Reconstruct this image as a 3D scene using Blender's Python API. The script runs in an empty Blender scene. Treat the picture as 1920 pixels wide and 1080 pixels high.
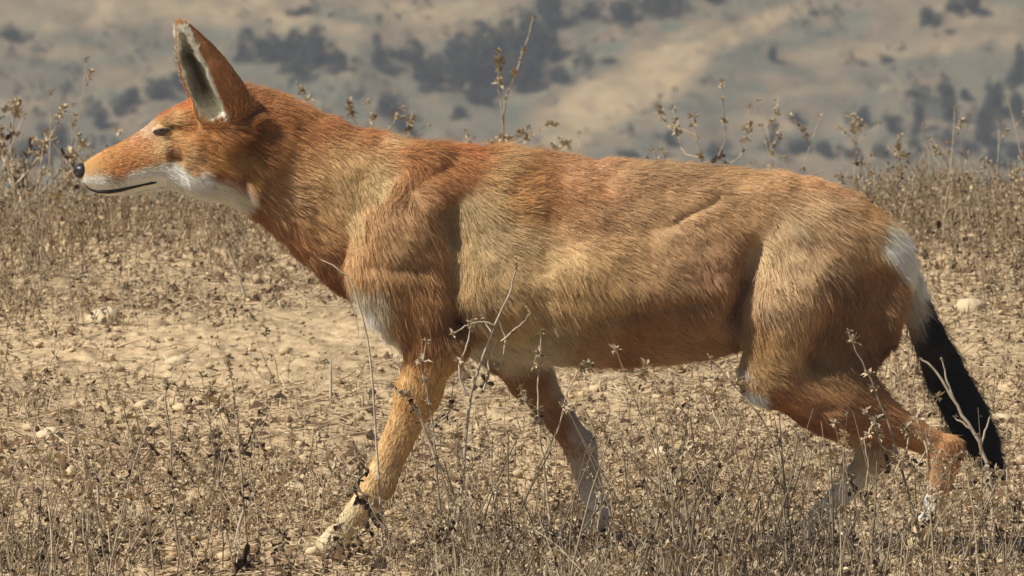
import bpy, math, random
import numpy as np
from mathutils import Vector, Matrix
from mathutils.kdtree import KDTree
from mathutils.bvhtree import BVHTree

SC = bpy.context.scene
COL = SC.collection

# ------------------------------------------------------------------ camera, sky, sun
CAM = np.array([0.0, -12.0, 1.3])
AIM = np.array([0.0, 0.0, 0.3125])
cd = bpy.data.cameras.new('camera'); cam = bpy.data.objects.new('camera', cd); COL.objects.link(cam)
DIST = float(np.linalg.norm(AIM - CAM))
cam.location = CAM
cam.rotation_euler = Vector(AIM - CAM).to_track_quat('-Z', 'Y').to_euler()
cd.sensor_width = 36.0
cd.lens = 36.0 * DIST / 1.2
cd.clip_start = 0.1; cd.clip_end = 2000
cd.dof.use_dof = True
cd.dof.focus_distance = DIST - 0.05
cd.dof.aperture_fstop = 42
SC.camera = cam

SUN_DIR = Vector((-0.60, -0.225, 0.77)).normalized()      # towards the sun
SUN_EL = math.asin(SUN_DIR.z)
SUN_AZ = math.atan2(SUN_DIR.x, SUN_DIR.y)
w = bpy.data.worlds.new('World'); SC.world = w; w.use_nodes = True
nt = w.node_tree
bg = nt.nodes['Background']
sky = nt.nodes.new('ShaderNodeTexSky'); sky.sky_type = 'NISHITA'; sky.sun_disc = False
sky.sun_elevation = SUN_EL; sky.sun_rotation = SUN_AZ
sky.altitude = 3000; sky.dust_density = 1.5
nt.links.new(sky.outputs[0], bg.inputs[0]); bg.inputs[1].default_value = 0.052
sl = bpy.data.lights.new('sun', 'SUN'); sun = bpy.data.objects.new('sun', sl); COL.objects.link(sun)
sl.energy = 5.0; sl.angle = math.radians(0.53); sl.color = (1.0, 0.95, 0.87)
sun.rotation_euler = SUN_DIR.to_track_quat('Z', 'Y').to_euler()
sun.location = (0, 0, 30)
SC.view_settings.view_transform = 'Standard'
SC.view_settings.look = 'None'
SC.view_settings.exposure = 0.40
SC.view_settings.gamma = 1.0
SC.view_settings.use_curve_mapping = False
SC.cycles.max_bounces = 6
SC.cycles.diffuse_bounces = 3
SC.cycles.glossy_bounces = 2
SC.cycles.transmission_bounces = 3
SC.cycles.volume_bounces = 0
SC.cycles.use_denoising = True
SC.cycles.use_adaptive_sampling = True
SC.cycles.adaptive_threshold = 0.02

HAZE = 0.0010
rng = np.random.default_rng(7)
random.seed(7)

# ------------------------------------------------------------------ helpers
_f = (AIM - CAM) / DIST
_r = np.array([1.0, 0, 0]); _u = np.cross(_r, _f)
PXR = 1.2 / 1920 / DIST                                   # tangent per photograph pixel

def ray(px, py):
    return _f + _r * (px - 960) * PXR + _u * (540 - py) * PXR

def pt(px, py, y=0.0):
    """the place at depth y seen at that spot of the photograph"""
    d = ray(px, py); t = (y - CAM[1]) / d[1]
    return CAM + d * t

def to_px(P):
    q = P - CAM
    dz = q @ _f
    return 960 + (q @ _r) / dz / PXR, 540 - (q @ _u) / dz / PXR

def U(n): return n / 1600.0                                # photograph pixels to metres at the wolf

_perm = rng.random((64, 64, 64)).astype(np.float32)
def noise3(x, y, z):
    """smooth value noise in -1..1"""
    xi, yi, zi = np.floor(x).astype(int), np.floor(y).astype(int), np.floor(z).astype(int)
    fx, fy, fz = x - xi, y - yi, z - zi
    fx, fy, fz = [f * f * (3 - 2 * f) for f in (fx, fy, fz)]
    out = 0
    for a in (0, 1):
        for b in (0, 1):
            for c in (0, 1):
                out = out + _perm[(xi + a) & 63, (yi + b) & 63, (zi + c) & 63] * \
                    (fx if a else 1 - fx) * (fy if b else 1 - fy) * (fz if c else 1 - fz)
    return out * 2 - 1

def fbm(x, y, z, o=3):
    s = 0; a = 1; t = 0
    for i in range(o):
        s = s + a * noise3(x * 2**i + 17.3 * i, y * 2**i + 5.1 * i, z * 2**i + 9.7 * i); t += a; a *= 0.5
    return s / t

def srgb(c):
    c = np.asarray(c, float) / 255.0
    return np.where(c <= 0.04045, c / 12.92, ((c + 0.055) / 1.055) ** 2.4)

def mesh_np(name, V, F):
    """mesh from arrays; F is (n,3) or (n,4)"""
    me = bpy.data.meshes.new(name)
    V = np.ascontiguousarray(V, np.float32); F = np.ascontiguousarray(F, np.int32)
    me.vertices.add(len(V)); me.vertices.foreach_set('co', V.ravel())
    k = F.shape[1]
    me.loops.add(F.size); me.loops.foreach_set('vertex_index', F.ravel())
    me.polygons.add(len(F))
    me.polygons.foreach_set('loop_start', np.arange(0, F.size, k, dtype=np.int32))
    me.polygons.foreach_set('loop_total', np.full(len(F), k, np.int32))
    me.update(calc_edges=True); me.validate()
    return me

def smooth(me, on=True):
    me.polygons.foreach_set('use_smooth', np.full(len(me.polygons), on)); me.update()

def link(name, data, mat=None, parent=None):
    o = bpy.data.objects.new(name, data); COL.objects.link(o)
    if mat is not None and data is not None: 
        if len(data.materials) == 0: data.materials.append(mat)
    if parent is not None: o.parent = parent
    return o

def tag(o, label=None, cat=None, group=None, kind=None):
    if label: o['label'] = label
    if cat: o['category'] = cat
    if group: o['group'] = group
    if kind: o['kind'] = kind
    return o

def set_col(me, C, name='col', domain='POINT'):
    a = me.attributes.new(name, 'FLOAT_COLOR', domain)
    C4 = np.ones((len(C), 4), np.float32); C4[:, :3] = C
    a.data.foreach_set('color', C4.ravel())

class NT:
    def __init__(s, name):
        s.m = bpy.data.materials.new(name); s.m.use_nodes = True; s.t = s.m.node_tree
        s.b = s.t.nodes['Principled BSDF']
    def n(s, ty, **kw):
        n = s.t.nodes.new(ty)
        for k, v in kw.items():
            if k in n.inputs: n.inputs[k].default_value = v
            else: setattr(n, k, v)
        return n
    def l(s, a, b): s.t.links.new(a, b)

def mat_attr(name, rough=0.9, spec=0.15, bump=0.0, bscale=200, var=0.0, vscale=60):
    N = NT(name)
    a = N.n('ShaderNodeAttribute', attribute_name='col')
    N.b.inputs['Roughness'].default_value = rough
    N.b.inputs['Specular IOR Level'].default_value = spec
    geo = N.n('ShaderNodeNewGeometry')
    col = a.outputs['Color']
    if var:
        no = N.n('ShaderNodeTexNoise'); no.inputs['Scale'].default_value = vscale; no.inputs['Detail'].default_value = 6
        no.inputs['Roughness'].default_value = 0.7
        N.l(geo.outputs['Position'], no.inputs['Vector'])
        mr = N.n('ShaderNodeMapRange'); N.l(no.outputs['Fac'], mr.inputs['Value'])
        mr.inputs['From Min'].default_value = 0.3; mr.inputs['From Max'].default_value = 0.7
        mr.inputs['To Min'].default_value = 1 - var; mr.inputs['To Max'].default_value = 1 + var
        mu = N.n('ShaderNodeVectorMath', operation='MULTIPLY')
        N.l(col, mu.inputs[0]); N.l(mr.outputs['Result'], mu.inputs[1]); col = mu.outputs[0]
    N.l(col, N.b.inputs['Base Color'])
    if bump:
        no = N.n('ShaderNodeTexNoise'); no.inputs['Scale'].default_value = bscale; no.inputs['Detail'].default_value = 5
        N.l(geo.outputs['Position'], no.inputs['Vector'])
        bp = N.n('ShaderNodeBump'); bp.inputs['Strength'].default_value = bump; bp.inputs['Distance'].default_value = 0.4 / bscale
        N.l(no.outputs['Fac'], bp.inputs['Height']); N.l(bp.outputs[0], N.b.inputs['Normal'])
    return N.m

def mat_dry(name, c1, c2, rough=0.85, scale=90):
    """dry plant matter: two tones, a tint of its own for every object, a little light through it"""
    N = NT(name)
    geo = N.n('ShaderNodeNewGeometry')
    no = N.n('ShaderNodeTexNoise'); no.inputs['Scale'].default_value = scale; no.inputs['Detail'].default_value = 4
    N.l(geo.outputs['Position'], no.inputs['Vector'])
    cr = N.n('ShaderNodeValToRGB'); cr.color_ramp.elements[0].position = .35; cr.color_ramp.elements[1].position = .65
    cr.color_ramp.elements[0].color = (*srgb(c1), 1); cr.color_ramp.elements[1].color = (*srgb(c2), 1)
    N.l(no.outputs['Fac'], cr.inputs[0])
    oi = N.n('ShaderNodeObjectInfo'); mr = N.n('ShaderNodeMapRange')
    mr.inputs['To Min'].default_value = .72; mr.inputs['To Max'].default_value = 1.2
    N.l(oi.outputs['Random'], mr.inputs['Value'])
    mu = N.n('ShaderNodeVectorMath', operation='MULTIPLY'); N.l(cr.outputs[0], mu.inputs[0]); N.l(mr.outputs['Result'], mu.inputs[1])
    N.l(mu.outputs[0], N.b.inputs['Base Color'])
    N.b.inputs['Roughness'].default_value = rough; N.b.inputs['Specular IOR Level'].default_value = .2
    return N.m

def mat_plain(name, c, rough=0.6, spec=0.3, bump=0, bscale=300):
    N = NT(name)
    geo = N.n('ShaderNodeNewGeometry')
    no = N.n('ShaderNodeTexNoise'); no.inputs['Scale'].default_value = bscale; no.inputs['Detail'].default_value = 4
    N.l(geo.outputs['Position'], no.inputs['Vector'])
    mr = N.n('ShaderNodeMapRange'); mr.inputs['To Min'].default_value = .7; mr.inputs['To Max'].default_value = 1.3
    N.l(no.outputs['Fac'], mr.inputs['Value'])
    mu = N.n('ShaderNodeVectorMath', operation='MULTIPLY'); mu.inputs[0].default_value = c
    N.l(mr.outputs['Result'], mu.inputs[1]); N.l(mu.outputs[0], N.b.inputs['Base Color'])
    N.b.inputs['Roughness'].default_value = rough; N.b.inputs['Specular IOR Level'].default_value = spec
    if bump:
        bp = N.n('ShaderNodeBump'); bp.inputs['Strength'].default_value = bump; bp.inputs['Distance'].default_value = 0.3 / bscale
        N.l(no.outputs['Fac'], bp.inputs['Height']); N.l(bp.outputs[0], N.b.inputs['Normal'])
    return N.m

def color_field(pts, px, py, sharp=2.0):
    """blend of control colours (x, y, reach, colour)"""
    C = np.zeros((len(px), 3)); W = np.full(len(px), 1e-9)
    for (x, y, r, c) in pts:
        d2 = ((px - x) ** 2 + (py - y) ** 2) / (r * r)
        wgt = np.exp(-d2 * sharp) + 1e-4 / (1 + d2 * d2)
        C += wgt[:, None] * srgb(c); W += wgt
    return C / W[:, None]

# ------------------------------------------------------------------ field
def axis(lo, hi, step, far_lo, far_hi, grow=1.25):
    a = list(np.arange(lo, hi + step / 2, step)); s = step
    v = a[-1]; b = []
    while v < far_hi: s *= grow; v += s; b.append(min(v, far_hi))
    s = step; v = a[0]; c = []
    while v > far_lo: s *= grow; v -= s; c.append(max(v, far_lo))
    return np.array(c[::-1] + a + b)

def ground_h(x, y, fine=True):
    x = np.asarray(x, float); y = np.asarray(y, float)
    h = 0.030 * fbm(x * 1.1 + 3, y * 0.8 + 8, 0 * x + 1.5, 2)
    h = h * np.clip((np.abs(y) + 0.0) / 1.0, 0.25, 1.0) + 0.0
    if fine:
        c = fbm(x * 16, y * 9, 0 * x + 4.5, 3)
        h = h + 0.009 * c + 0.006 * np.abs(noise3(x * 40, y * 22, 0 * x + 7)) + 0.002 * noise3(x * 110, y * 60, 0 * x)
    over = np.clip(y - 4.1, 0, None)
    h = h - np.where(over < 4, 0.018 * over ** 2, 0.288 + 0.144 * (over - 4))
    h = h + 0.014 * np.exp(-((y - 5.0) / 0.9) ** 2) * (0.5 + 0.7 * noise3(x * 1.7, y * 0 + 3, x * 0 + 2))
    far = np.clip((y - 40) / 160.0, 0, 1)
    h = np.where(y > 40, h + 3.0 * noise3(x * .03, y * .03, x * 0) * far, h)
    return np.maximum(h, -31.0 + 0.5 * noise3(x * .05, y * .05, x * 0))

def build_ground():
    xs = axis(-1.25, 1.25, 0.007, -150, 150, 1.3)
    ys = axis(-0.7, 6.4, 0.014, -40, 214, 1.22)
    X, Y = np.meshgrid(xs, ys, indexing='ij')
    Z = ground_h(X.ravel(), Y.ravel())
    V = np.stack([X.ravel(), Y.ravel(), Z], 1)
    n, m = X.shape
    i = np.arange(n * m).reshape(n, m)
    F = np.stack([i[:-1, :-1].ravel(), i[1:, :-1].ravel(), i[1:, 1:].ravel(), i[:-1, 1:].ravel()], 1)
    me = mesh_np('ground', V, F); smooth(me)
    N = NT('dry_soil')
    geo = N.n('ShaderNodeNewGeometry')
    mp = N.n('ShaderNodeMapping'); mp.inputs['Scale'].default_value = (1, .45, 1)
    N.l(geo.outputs['Position'], mp.inputs['Vector'])
    n1 = N.n('ShaderNodeTexNoise'); n1.inputs['Scale'].default_value = 3.0; n1.inputs['Detail'].default_value = 8; n1.inputs['Roughness'].default_value = .65
    n2 = N.n('ShaderNodeTexNoise'); n2.inputs['Scale'].default_value = 45; n2.inputs['Detail'].default_value = 6; n2.inputs['Roughness'].default_value = .75
    N.l(mp.outputs[0], n1.inputs['Vector']); N.l(mp.outputs[0], n2.inputs['Vector'])
    r1 = N.n('ShaderNodeValToRGB')
    e = r1.color_ramp.elements; e[0].position = .36; e[0].color = (*srgb((172, 150, 117)), 1); e[1].position = .62; e[1].color = (*srgb((202, 177, 140)), 1)
    N.l(n1.outputs['Fac'], r1.inputs[0])
    r2 = N.n('ShaderNodeValToRGB')
    e = r2.color_ramp.elements; e[0].position = .33; e[0].color = (.42, .38, .34, 1); e[1].position = .60; e[1].color = (1.1, 1.09, 1.06, 1)
    N.l(n2.outputs['Fac'], r2.inputs[0])
    mu = N.n('ShaderNodeVectorMath', operation='MULTIPLY'); N.l(r1.outputs[0], mu.inputs[0]); N.l(r2.outputs[0], mu.inputs[1])
    N.l(mu.outputs[0], N.b.inputs['Base Color']); N.b.inputs['Roughness'].default_value = .95; N.b.inputs['Specular IOR Level'].default_value = .1
    bp = N.n('ShaderNodeBump'); bp.inputs['Strength'].default_value = .7; bp.inputs['Distance'].default_value = .006
    N.l(n2.outputs['Fac'], bp.inputs['Height']); N.l(bp.outputs[0], N.b.inputs['Normal'])
    o = link('ground', me, N.m); tag(o, 'dry tan soil of the open field, rough and littered', kind='structure')
    return o
build_ground()

# ------------------------------------------------------------------ far hillside
def hill_h(x, y):
    base = -31 + (y - 200) * 0.36
    up = np.clip((y - 300) / 120, 0, 1)
    base = base - up * up * (3 - 2 * up) * 10
    return base + 1.6 * noise3(x * .06 + 3, y * .05, x * 0 + .5) + .55 * fbm(x * .25, y * .2, x * 0 + 2, 3) + .10 * noise3(x * 1.3, y * 1.1, x * 0)

def hill_hit(px, py):
    d = ray(px, py); lo, hi = 212.0, 330.0
    for t in np.arange(200, 345, .5):
        p = CAM + d * t
        if p[2] < float(hill_h(np.array([p[0]]), np.array([p[1]]))[0]): return p
    return None

def build_hill():
    xs = axis(-24, 24, .16, -330, 330, 1.25); ys = axis(222, 275, .22, 196, 420, 1.2)
    X, Y = np.meshgrid(xs, ys, indexing='ij'); x, y = X.ravel(), Y.ravel()
    Z = hill_h(x, y); V = np.stack([x, y, Z], 1)
    n, m = X.shape; i = np.arange(n * m).reshape(n, m)
    F = np.stack([i[:-1, :-1].ravel(), i[1:, :-1].ravel(), i[1:, 1:].ravel(), i[:-1, 1:].ravel()], 1)
    me = mesh_np('hillside', V, F); smooth(me)
    # the slope's own cover in slope coordinates: bare grass (straw) or grey green heath
    q = np.stack([x, y, Z], 1); px, py = to_px(q)
    # bands of bare straw grass on the slope (px-sized list turned into slope places)
    tan = np.zeros(len(x))
    # (centre x, centre y, half length, half width, angle, strength)
    for (cx, cy, L, Wd, a, s) in [(1170, 170, 170, 50, -30, 1.0), (1310, 98, 130, 20, -24, .85), (1430, 40, 130, 16, -22, .7), (380, 20, 330, 30, 0, .55),
                                  (120, 30, 150, 26, -4, .45), (800, 20, 180, 26, 5, .55), (60, 95, 180, 14, 0, .35), (280, 140, 120, 26, -12, .35), (1700, 90, 220, 18, -4, .45),
                                  (1560, 170, 160, 12, -4, .4), (1080, 235, 110, 30, -20, .45), (1860, 30, 120, 24, 0, .35), (640, 60, 160, 14, 5, .35),
                                  (1450, 235, 90, 10, 8, .5), (80, 200, 120, 20, 0, .35), (1560, 290, 160, 10, 0, .3), (720, 190, 60, 14, -20, .3), (1760, 270, 100, 10, -10, .4)]:
        a = math.radians(a); dx, dy = px - cx, py - cy
        u = dx * math.cos(a) + dy * math.sin(a); v = -dx * math.sin(a) + dy * math.cos(a)
        tan = np.maximum(tan, s * np.exp(-((u / L) ** 2) ** 1.5 - (((v + 9 * noise3(x * 1.1, y * .7, x * 0 + 8)) / Wd) ** 2) ** 2.5))
    nz = fbm(x * .5, y * .9, x * 0, 5); nf = fbm(x * 3.0, y * 2.2, x * 0 + 4, 2)
    outside = np.clip((np.abs(px - 960) - 1000) / 300, 0, 1)
    tan = tan * (1 - outside) + outside * np.clip(.35 + .9 * nz, 0, 1)
    tan = np.clip(tan * (1 + .5 * nf) + .24 * nz + .10 * nf, 0, 1)[:, None]
    hm = np.clip(.5 + 1.1 * fbm(x * 1.5 + 30, y * 1.3, x * 0 + 1, 4), 0, 1)[:, None]; heath = srgb((128, 112, 90)) * hm + srgb((98, 100, 84)) * (1 - hm); straw = srgb((172, 149, 113)); dark = srgb((78, 78, 62))
    C = heath * (1 - tan) + straw * tan
    dk = np.clip(-.15 - .9 * fbm(x * 1.6 + 9, y * .9, x * 0 + 3, 3), 0, 1)[:, None] * (1 - tan)
    C = C * (1 - dk) + dark * dk
    set_col(me, C * .84)
    o = link('hillside', me, mat_attr('slope_cover', .95, .05, .6, 3, .18, 2.0)); tag(o, 'far grey green slope with straw coloured clearings', kind='structure')
    return o
build_hill()

# ------------------------------------------------------------------ the wolf: one continuous body grown from a distance field
# px, py, y offset (m, minus is towards the camera), radius in px
def node(px, py, y, r): return (pt(px, py, y), U(r))

PRIMS = []   # (a, b, ra, rb, sy, k, region, flow)
def chain(region, nodes, sy=1.0, k=0.03, flow=None, sgn=1):
    for i in range(len(nodes) - 1):
        (a, ra), (b, rb) = node(*nodes[i]), node(*nodes[i + 1])
        fl = np.array(flow, float) if flow is not None else (b - a) * sgn
        s = sy[i] if isinstance(sy, (list, tuple)) else sy
        PRIMS.append((a, b, ra, rb, s, k, region, fl / np.linalg.norm(fl)))

# trunk, neck, head
chain('trunk', [(775, 438, 0, 146), (900, 462, 0, 166), (1050, 488, 0, 166), (1200, 493, 0, 160), (1330, 488, 0, 147), (1450, 462, 0, 116), (1560, 474, 0, 96), (1620, 500, 0, 72)],
      sy=[.66, .68, .72, .72, .70, .74, .80], k=.05, flow=(1, 0, -.42))
chain('neck', [(470, 212, 0, 30), (520, 248, 0, 46), (590, 295, 0, 58)], sy=.8, k=.03, flow=(1, 0, -.6))
for s in (-1, 1): chain('trunk', [(930, 540, s * .062, 58), (1100, 548, s * .064, 60), (1335, 530, s * .052, 50)], k=.05, flow=(1, 0, -.6))
chain('neck', [(470, 268, 0, 72), (530, 312, 0, 84), (620, 366, 0, 98), (702, 406, 0, 118), (775, 432, 0, 138)], sy=.74, k=.04, flow=(1, 0, -.75))
chain('head', [(395, 262, 0, 66), (470, 272, 0, 72)], sy=.84, k=.03, flow=(1, 0, -.35))
chain('head', [(376, 254, 0, 62), (330, 270, 0, 54)], sy=.86, k=.03, flow=(1, 0, -.05))
chain('head', [(330, 272, 0, 50), (262, 303, 0, 39), (205, 323, 0, 31), (172, 328, 0, 23)], sy=.70, k=.022, flow=(1, 0, .22))
chain('head', [(320, 322, 0, 30), (250, 343, 0, 16), (186, 350, 0, 9)], sy=.85, k=.010, flow=(1, 0, .1))      # lower jaw
chain('head', [(384, 316, -.018, 42), (420, 318, -.018, 38)], sy=.9, k=.03, flow=(1, 0, -.35))
chain('head', [(384, 316, .018, 42), (420, 318, .018, 38)], sy=.9, k=.03, flow=(1, 0, -.35))
for s in (-1, 1):
    chain('head', [(312, 235, s * .026, 12), (345, 226, s * .028, 12)], k=.014, flow=(1, 0, .15))               # brow
    chain('head', [(318, 276, s * .026, 12), (355, 280, s * .034, 14)], k=.016, flow=(1, 0, -.1))              # cheek bone

def foreleg(reg, s, sh, el, ca, fe, to, kk=.03):
    chain(reg, [(sh[0] + 60, sh[1] - 185, s * .034, 48), (sh[0] + 10, sh[1] - 60, s * .060, 70), (sh[0], sh[1], s * .065, 72)], sy=.62, k=.022, flow=(.45, 0, -1))
    chain(reg, [(sh[0], sh[1], s * .065, 74), ((sh[0] + el[0]) / 2, (sh[1] + el[1]) / 2, s * .062, 68), (el[0], el[1], s * .062, 46)], sy=.62, k=.025, flow=(.1, 0, -1))
    chain(reg, [(el[0] - 8, el[1], s * .060, 44), (el[0] + (ca[0] - el[0]) * .35, el[1] + (ca[1] - el[1]) * .35, s * .056, 35), (ca[0], ca[1], s * .052, 26)], sy=.8, k=.02)
    chain(reg, [(ca[0], ca[1], s * .052, 27), (fe[0], fe[1], s * .050, 21)], sy=.95, k=.012)
    chain(reg, [(fe[0], fe[1], s * .050, 21), (to[0], to[1], s * .050, 19)], sy=1.15, k=.01)
    for j in (-1.5, -.5, .5, 1.5):
        L = 17 if abs(j) < 1 else 9
        dx, dy = to[0] - fe[0], to[1] - fe[1]; n = math.hypot(dx, dy)
        chain(reg, [(to[0] - dx / n * 6, to[1] + 3, s * .050 + j * .0095, 11), (to[0] + dx / n * L, to[1] + dy / n * L * .25 + 7, s * .050 + j * .011, 9)], k=.004)

foreleg('near_fore', -1, (742, 508), (826, 640), (712, 905), (640, 1000), (615, 1018))
foreleg('far_fore', 1, (800, 520), (945, 640), (1088, 838), (1120, 965), (1095, 1000))

def hindleg(reg, s, hip, kn, ho, fe, to, rear):
    chain(reg, [(hip[0] - 65, hip[1] - 20, s * .036, 92), (kn[0] + 40, kn[1] - 125, s * .056, 88), (kn[0], kn[1], s * .058, 52)], sy=.60, k=.018, flow=(.35, 0, -1))
    chain(reg, [(hip[0] + 40, hip[1] + 8, s * .018, 62), (rear[0], rear[1], s * .032, 64), (rear[0] - 30, rear[1] + 95, s * .042, 44)], sy=.62, k=.035, flow=(.5, 0, -1))
    chain(reg, [(kn[0] + 4, kn[1] + 4, s * .056, 50), (kn[0] + (ho[0] - kn[0]) * .42, kn[1] + (ho[1] - kn[1]) * .42 - 4, s * .052, 45), (ho[0], ho[1], s * .046, 22)], sy=.72, k=.022)
    chain(reg, [(rear[0] - 30, rear[1] + 95, s * .050, 44), (kn[0] + (ho[0] - kn[0]) * .6, kn[1] + (ho[1] - kn[1]) * .6 - 8, s * .048, 30)], sy=.6, k=.02, flow=(.8, 0, -.6))
    chain(reg, [(ho[0] + 12, ho[1] - 6, s * .046, 19), (ho[0], ho[1] + 16, s * .046, 26), (fe[0], fe[1], s * .046, 20)], sy=.85, k=.012)
    chain(reg, [(fe[0], fe[1], s * .046, 20), (to[0], to[1], s * .046, 18)], sy=1.15, k=.01)
    for j in (-1.5, -.5, .5, 1.5):
        dx, dy = to[0] - fe[0], to[1] - fe[1]; n = math.hypot(dx, dy); L = 15 if abs(j) < 1 else 8
        chain(reg, [(to[0] - 4, to[1] + 3, s * .046 + j * .0095, 10), (to[0] + dx / n * L, to[1] + 8, s * .046 + j * .0105, 9)], k=.004)

hindleg('near_hind', -1, (1590, 500), (1446, 700), (1774, 842), (1748, 968), (1722, 1012), (1606, 600))
hindleg('far_hind', 1, (1570, 500), (1470, 705), (1640, 838), (1540, 968), (1512, 996), (1590, 610))

_tn = np.array([(1645, 456, 0, 32), (1688, 502, .008, 27), (1710, 560, .014, 22), (1736, 620, .020, 23), (1768, 690, .026, 28), (1800, 750, .029, 29), (1830, 808, .031, 25), (1860, 866, .032, 8)], float)
_tt = np.linspace(0, 7, 22); _ts = np.stack([np.interp(_tt, range(8), _tn[:, c]) for c in range(4)], 1)
for _ in range(3): _ts[1:-1] = _ts[1:-1] * .5 + (_ts[:-2] + _ts[2:]) * .25
chain('tail', [tuple(q) for q in _ts], sy=.9, k=.003)

# ears
EARS = []
for s in (-1, 1):
    off = 0 if s < 0 else -6
    b = pt(436 + off, 226, s * .040); t = pt(340 + off, 44, s * .056)
    u = (t - b); L = np.linalg.norm(u); u /= L
    o = np.array([-.74, -.66, .05]) if s < 0 else np.array([-.70, .55, .05])
    o = o - u * (o @ u); o /= np.linalg.norm(o)
    EARS.append((b, u, L, o, np.cross(u, o), s))
    lo, hi = np.array([1, 0, 0]), 0
EAR_T = [0, .25, .5, .7, .85, .95, 1.0]
EAR_R = [U(r) for r in (55, 55, 48, 37, 24, 14, 6)]

REG = ['trunk', 'neck', 'head', 'near_fore', 'far_fore', 'near_hind', 'far_hind', 'tail', 'ear', 'earin']

def prim_d(P, pr):
    a, b, ra, rb, s, k, reg, fl = pr
    ab = b - a; L2 = ab @ ab
    t = np.clip(((P - a) @ ab) / L2, 0, 1)
    q = P - a - t[..., None] * ab
    d = np.sqrt(q[..., 0] ** 2 + (q[..., 1] / s) ** 2 + q[..., 2] ** 2)
    return (d - (ra + t * (rb - ra))) * (0.5 + 0.5 * s)

def ear_d(P, e):
    b, u, L, o, wv, s = e
    q = P - b
    h = (q @ u) / L
    R = np.interp(h, EAR_T, EAR_R)
    qo, qw = q @ o, q @ wv
    outer = np.sqrt((qo * 1.25) ** 2 + qw ** 2) - R
    outer = np.maximum(outer, (h - 1.0) * L); outer = np.maximum(outer, (-.12 - h) * L)
    Ri = R * np.interp(h, [0, .1, .5, .9, 1], [.38, .58, .64, .62, .3]); sh = R * .50
    inner = np.sqrt(((qo - sh) * 1.0) ** 2 + qw ** 2) - Ri
    inner = np.maximum(inner, (.07 - h) * L)
    return outer * .8, inner * .9

def smin(a, b, k):
    h = np.maximum(k - np.abs(a - b), 0) / k
    return np.minimum(a, b) - h * h * k * .25

DENTS = [  # px, py, y, radius px (x, z), depth m, along (dx,dy)
    ((838, 400), (848, 448), -.11, 19, .042), ((462, 225), (446, 325), -.07, 22, .007), ((852, 470), (850, 610), -.108, 23, .010), ((780, 345), (836, 300), -.09, 10, .005),
    ((1410, 470), (1380, 600), -.10, 20, .030), ((1270, 415), (1345, 380), -.095, 8, .010), ((1250, 425), (1300, 430), -.10, 7, .005),
    ((700, 490), (790, 500), -.10, 13, .004), ((1545, 600), (1510, 690), -.095, 26, .010), ((1650, 520), (1630, 640), -.07, 26, .012), ((1500, 350), (1470, 372), -.08, 7, .004),
    ((1010, 400), (1050, 420), -.11, 10, .005), ((955, 355), (960, 380), -.10, 8, .004), ((330, 300), (312, 292), -.045, 6, .004),
    ((1120, 590), (1340, 560), -.11, 12, .005), ((745, 520), (770, 640), -.1, 10, .004), ((1470, 760), (1560, 770), -.09, 9, .004), ]

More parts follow.
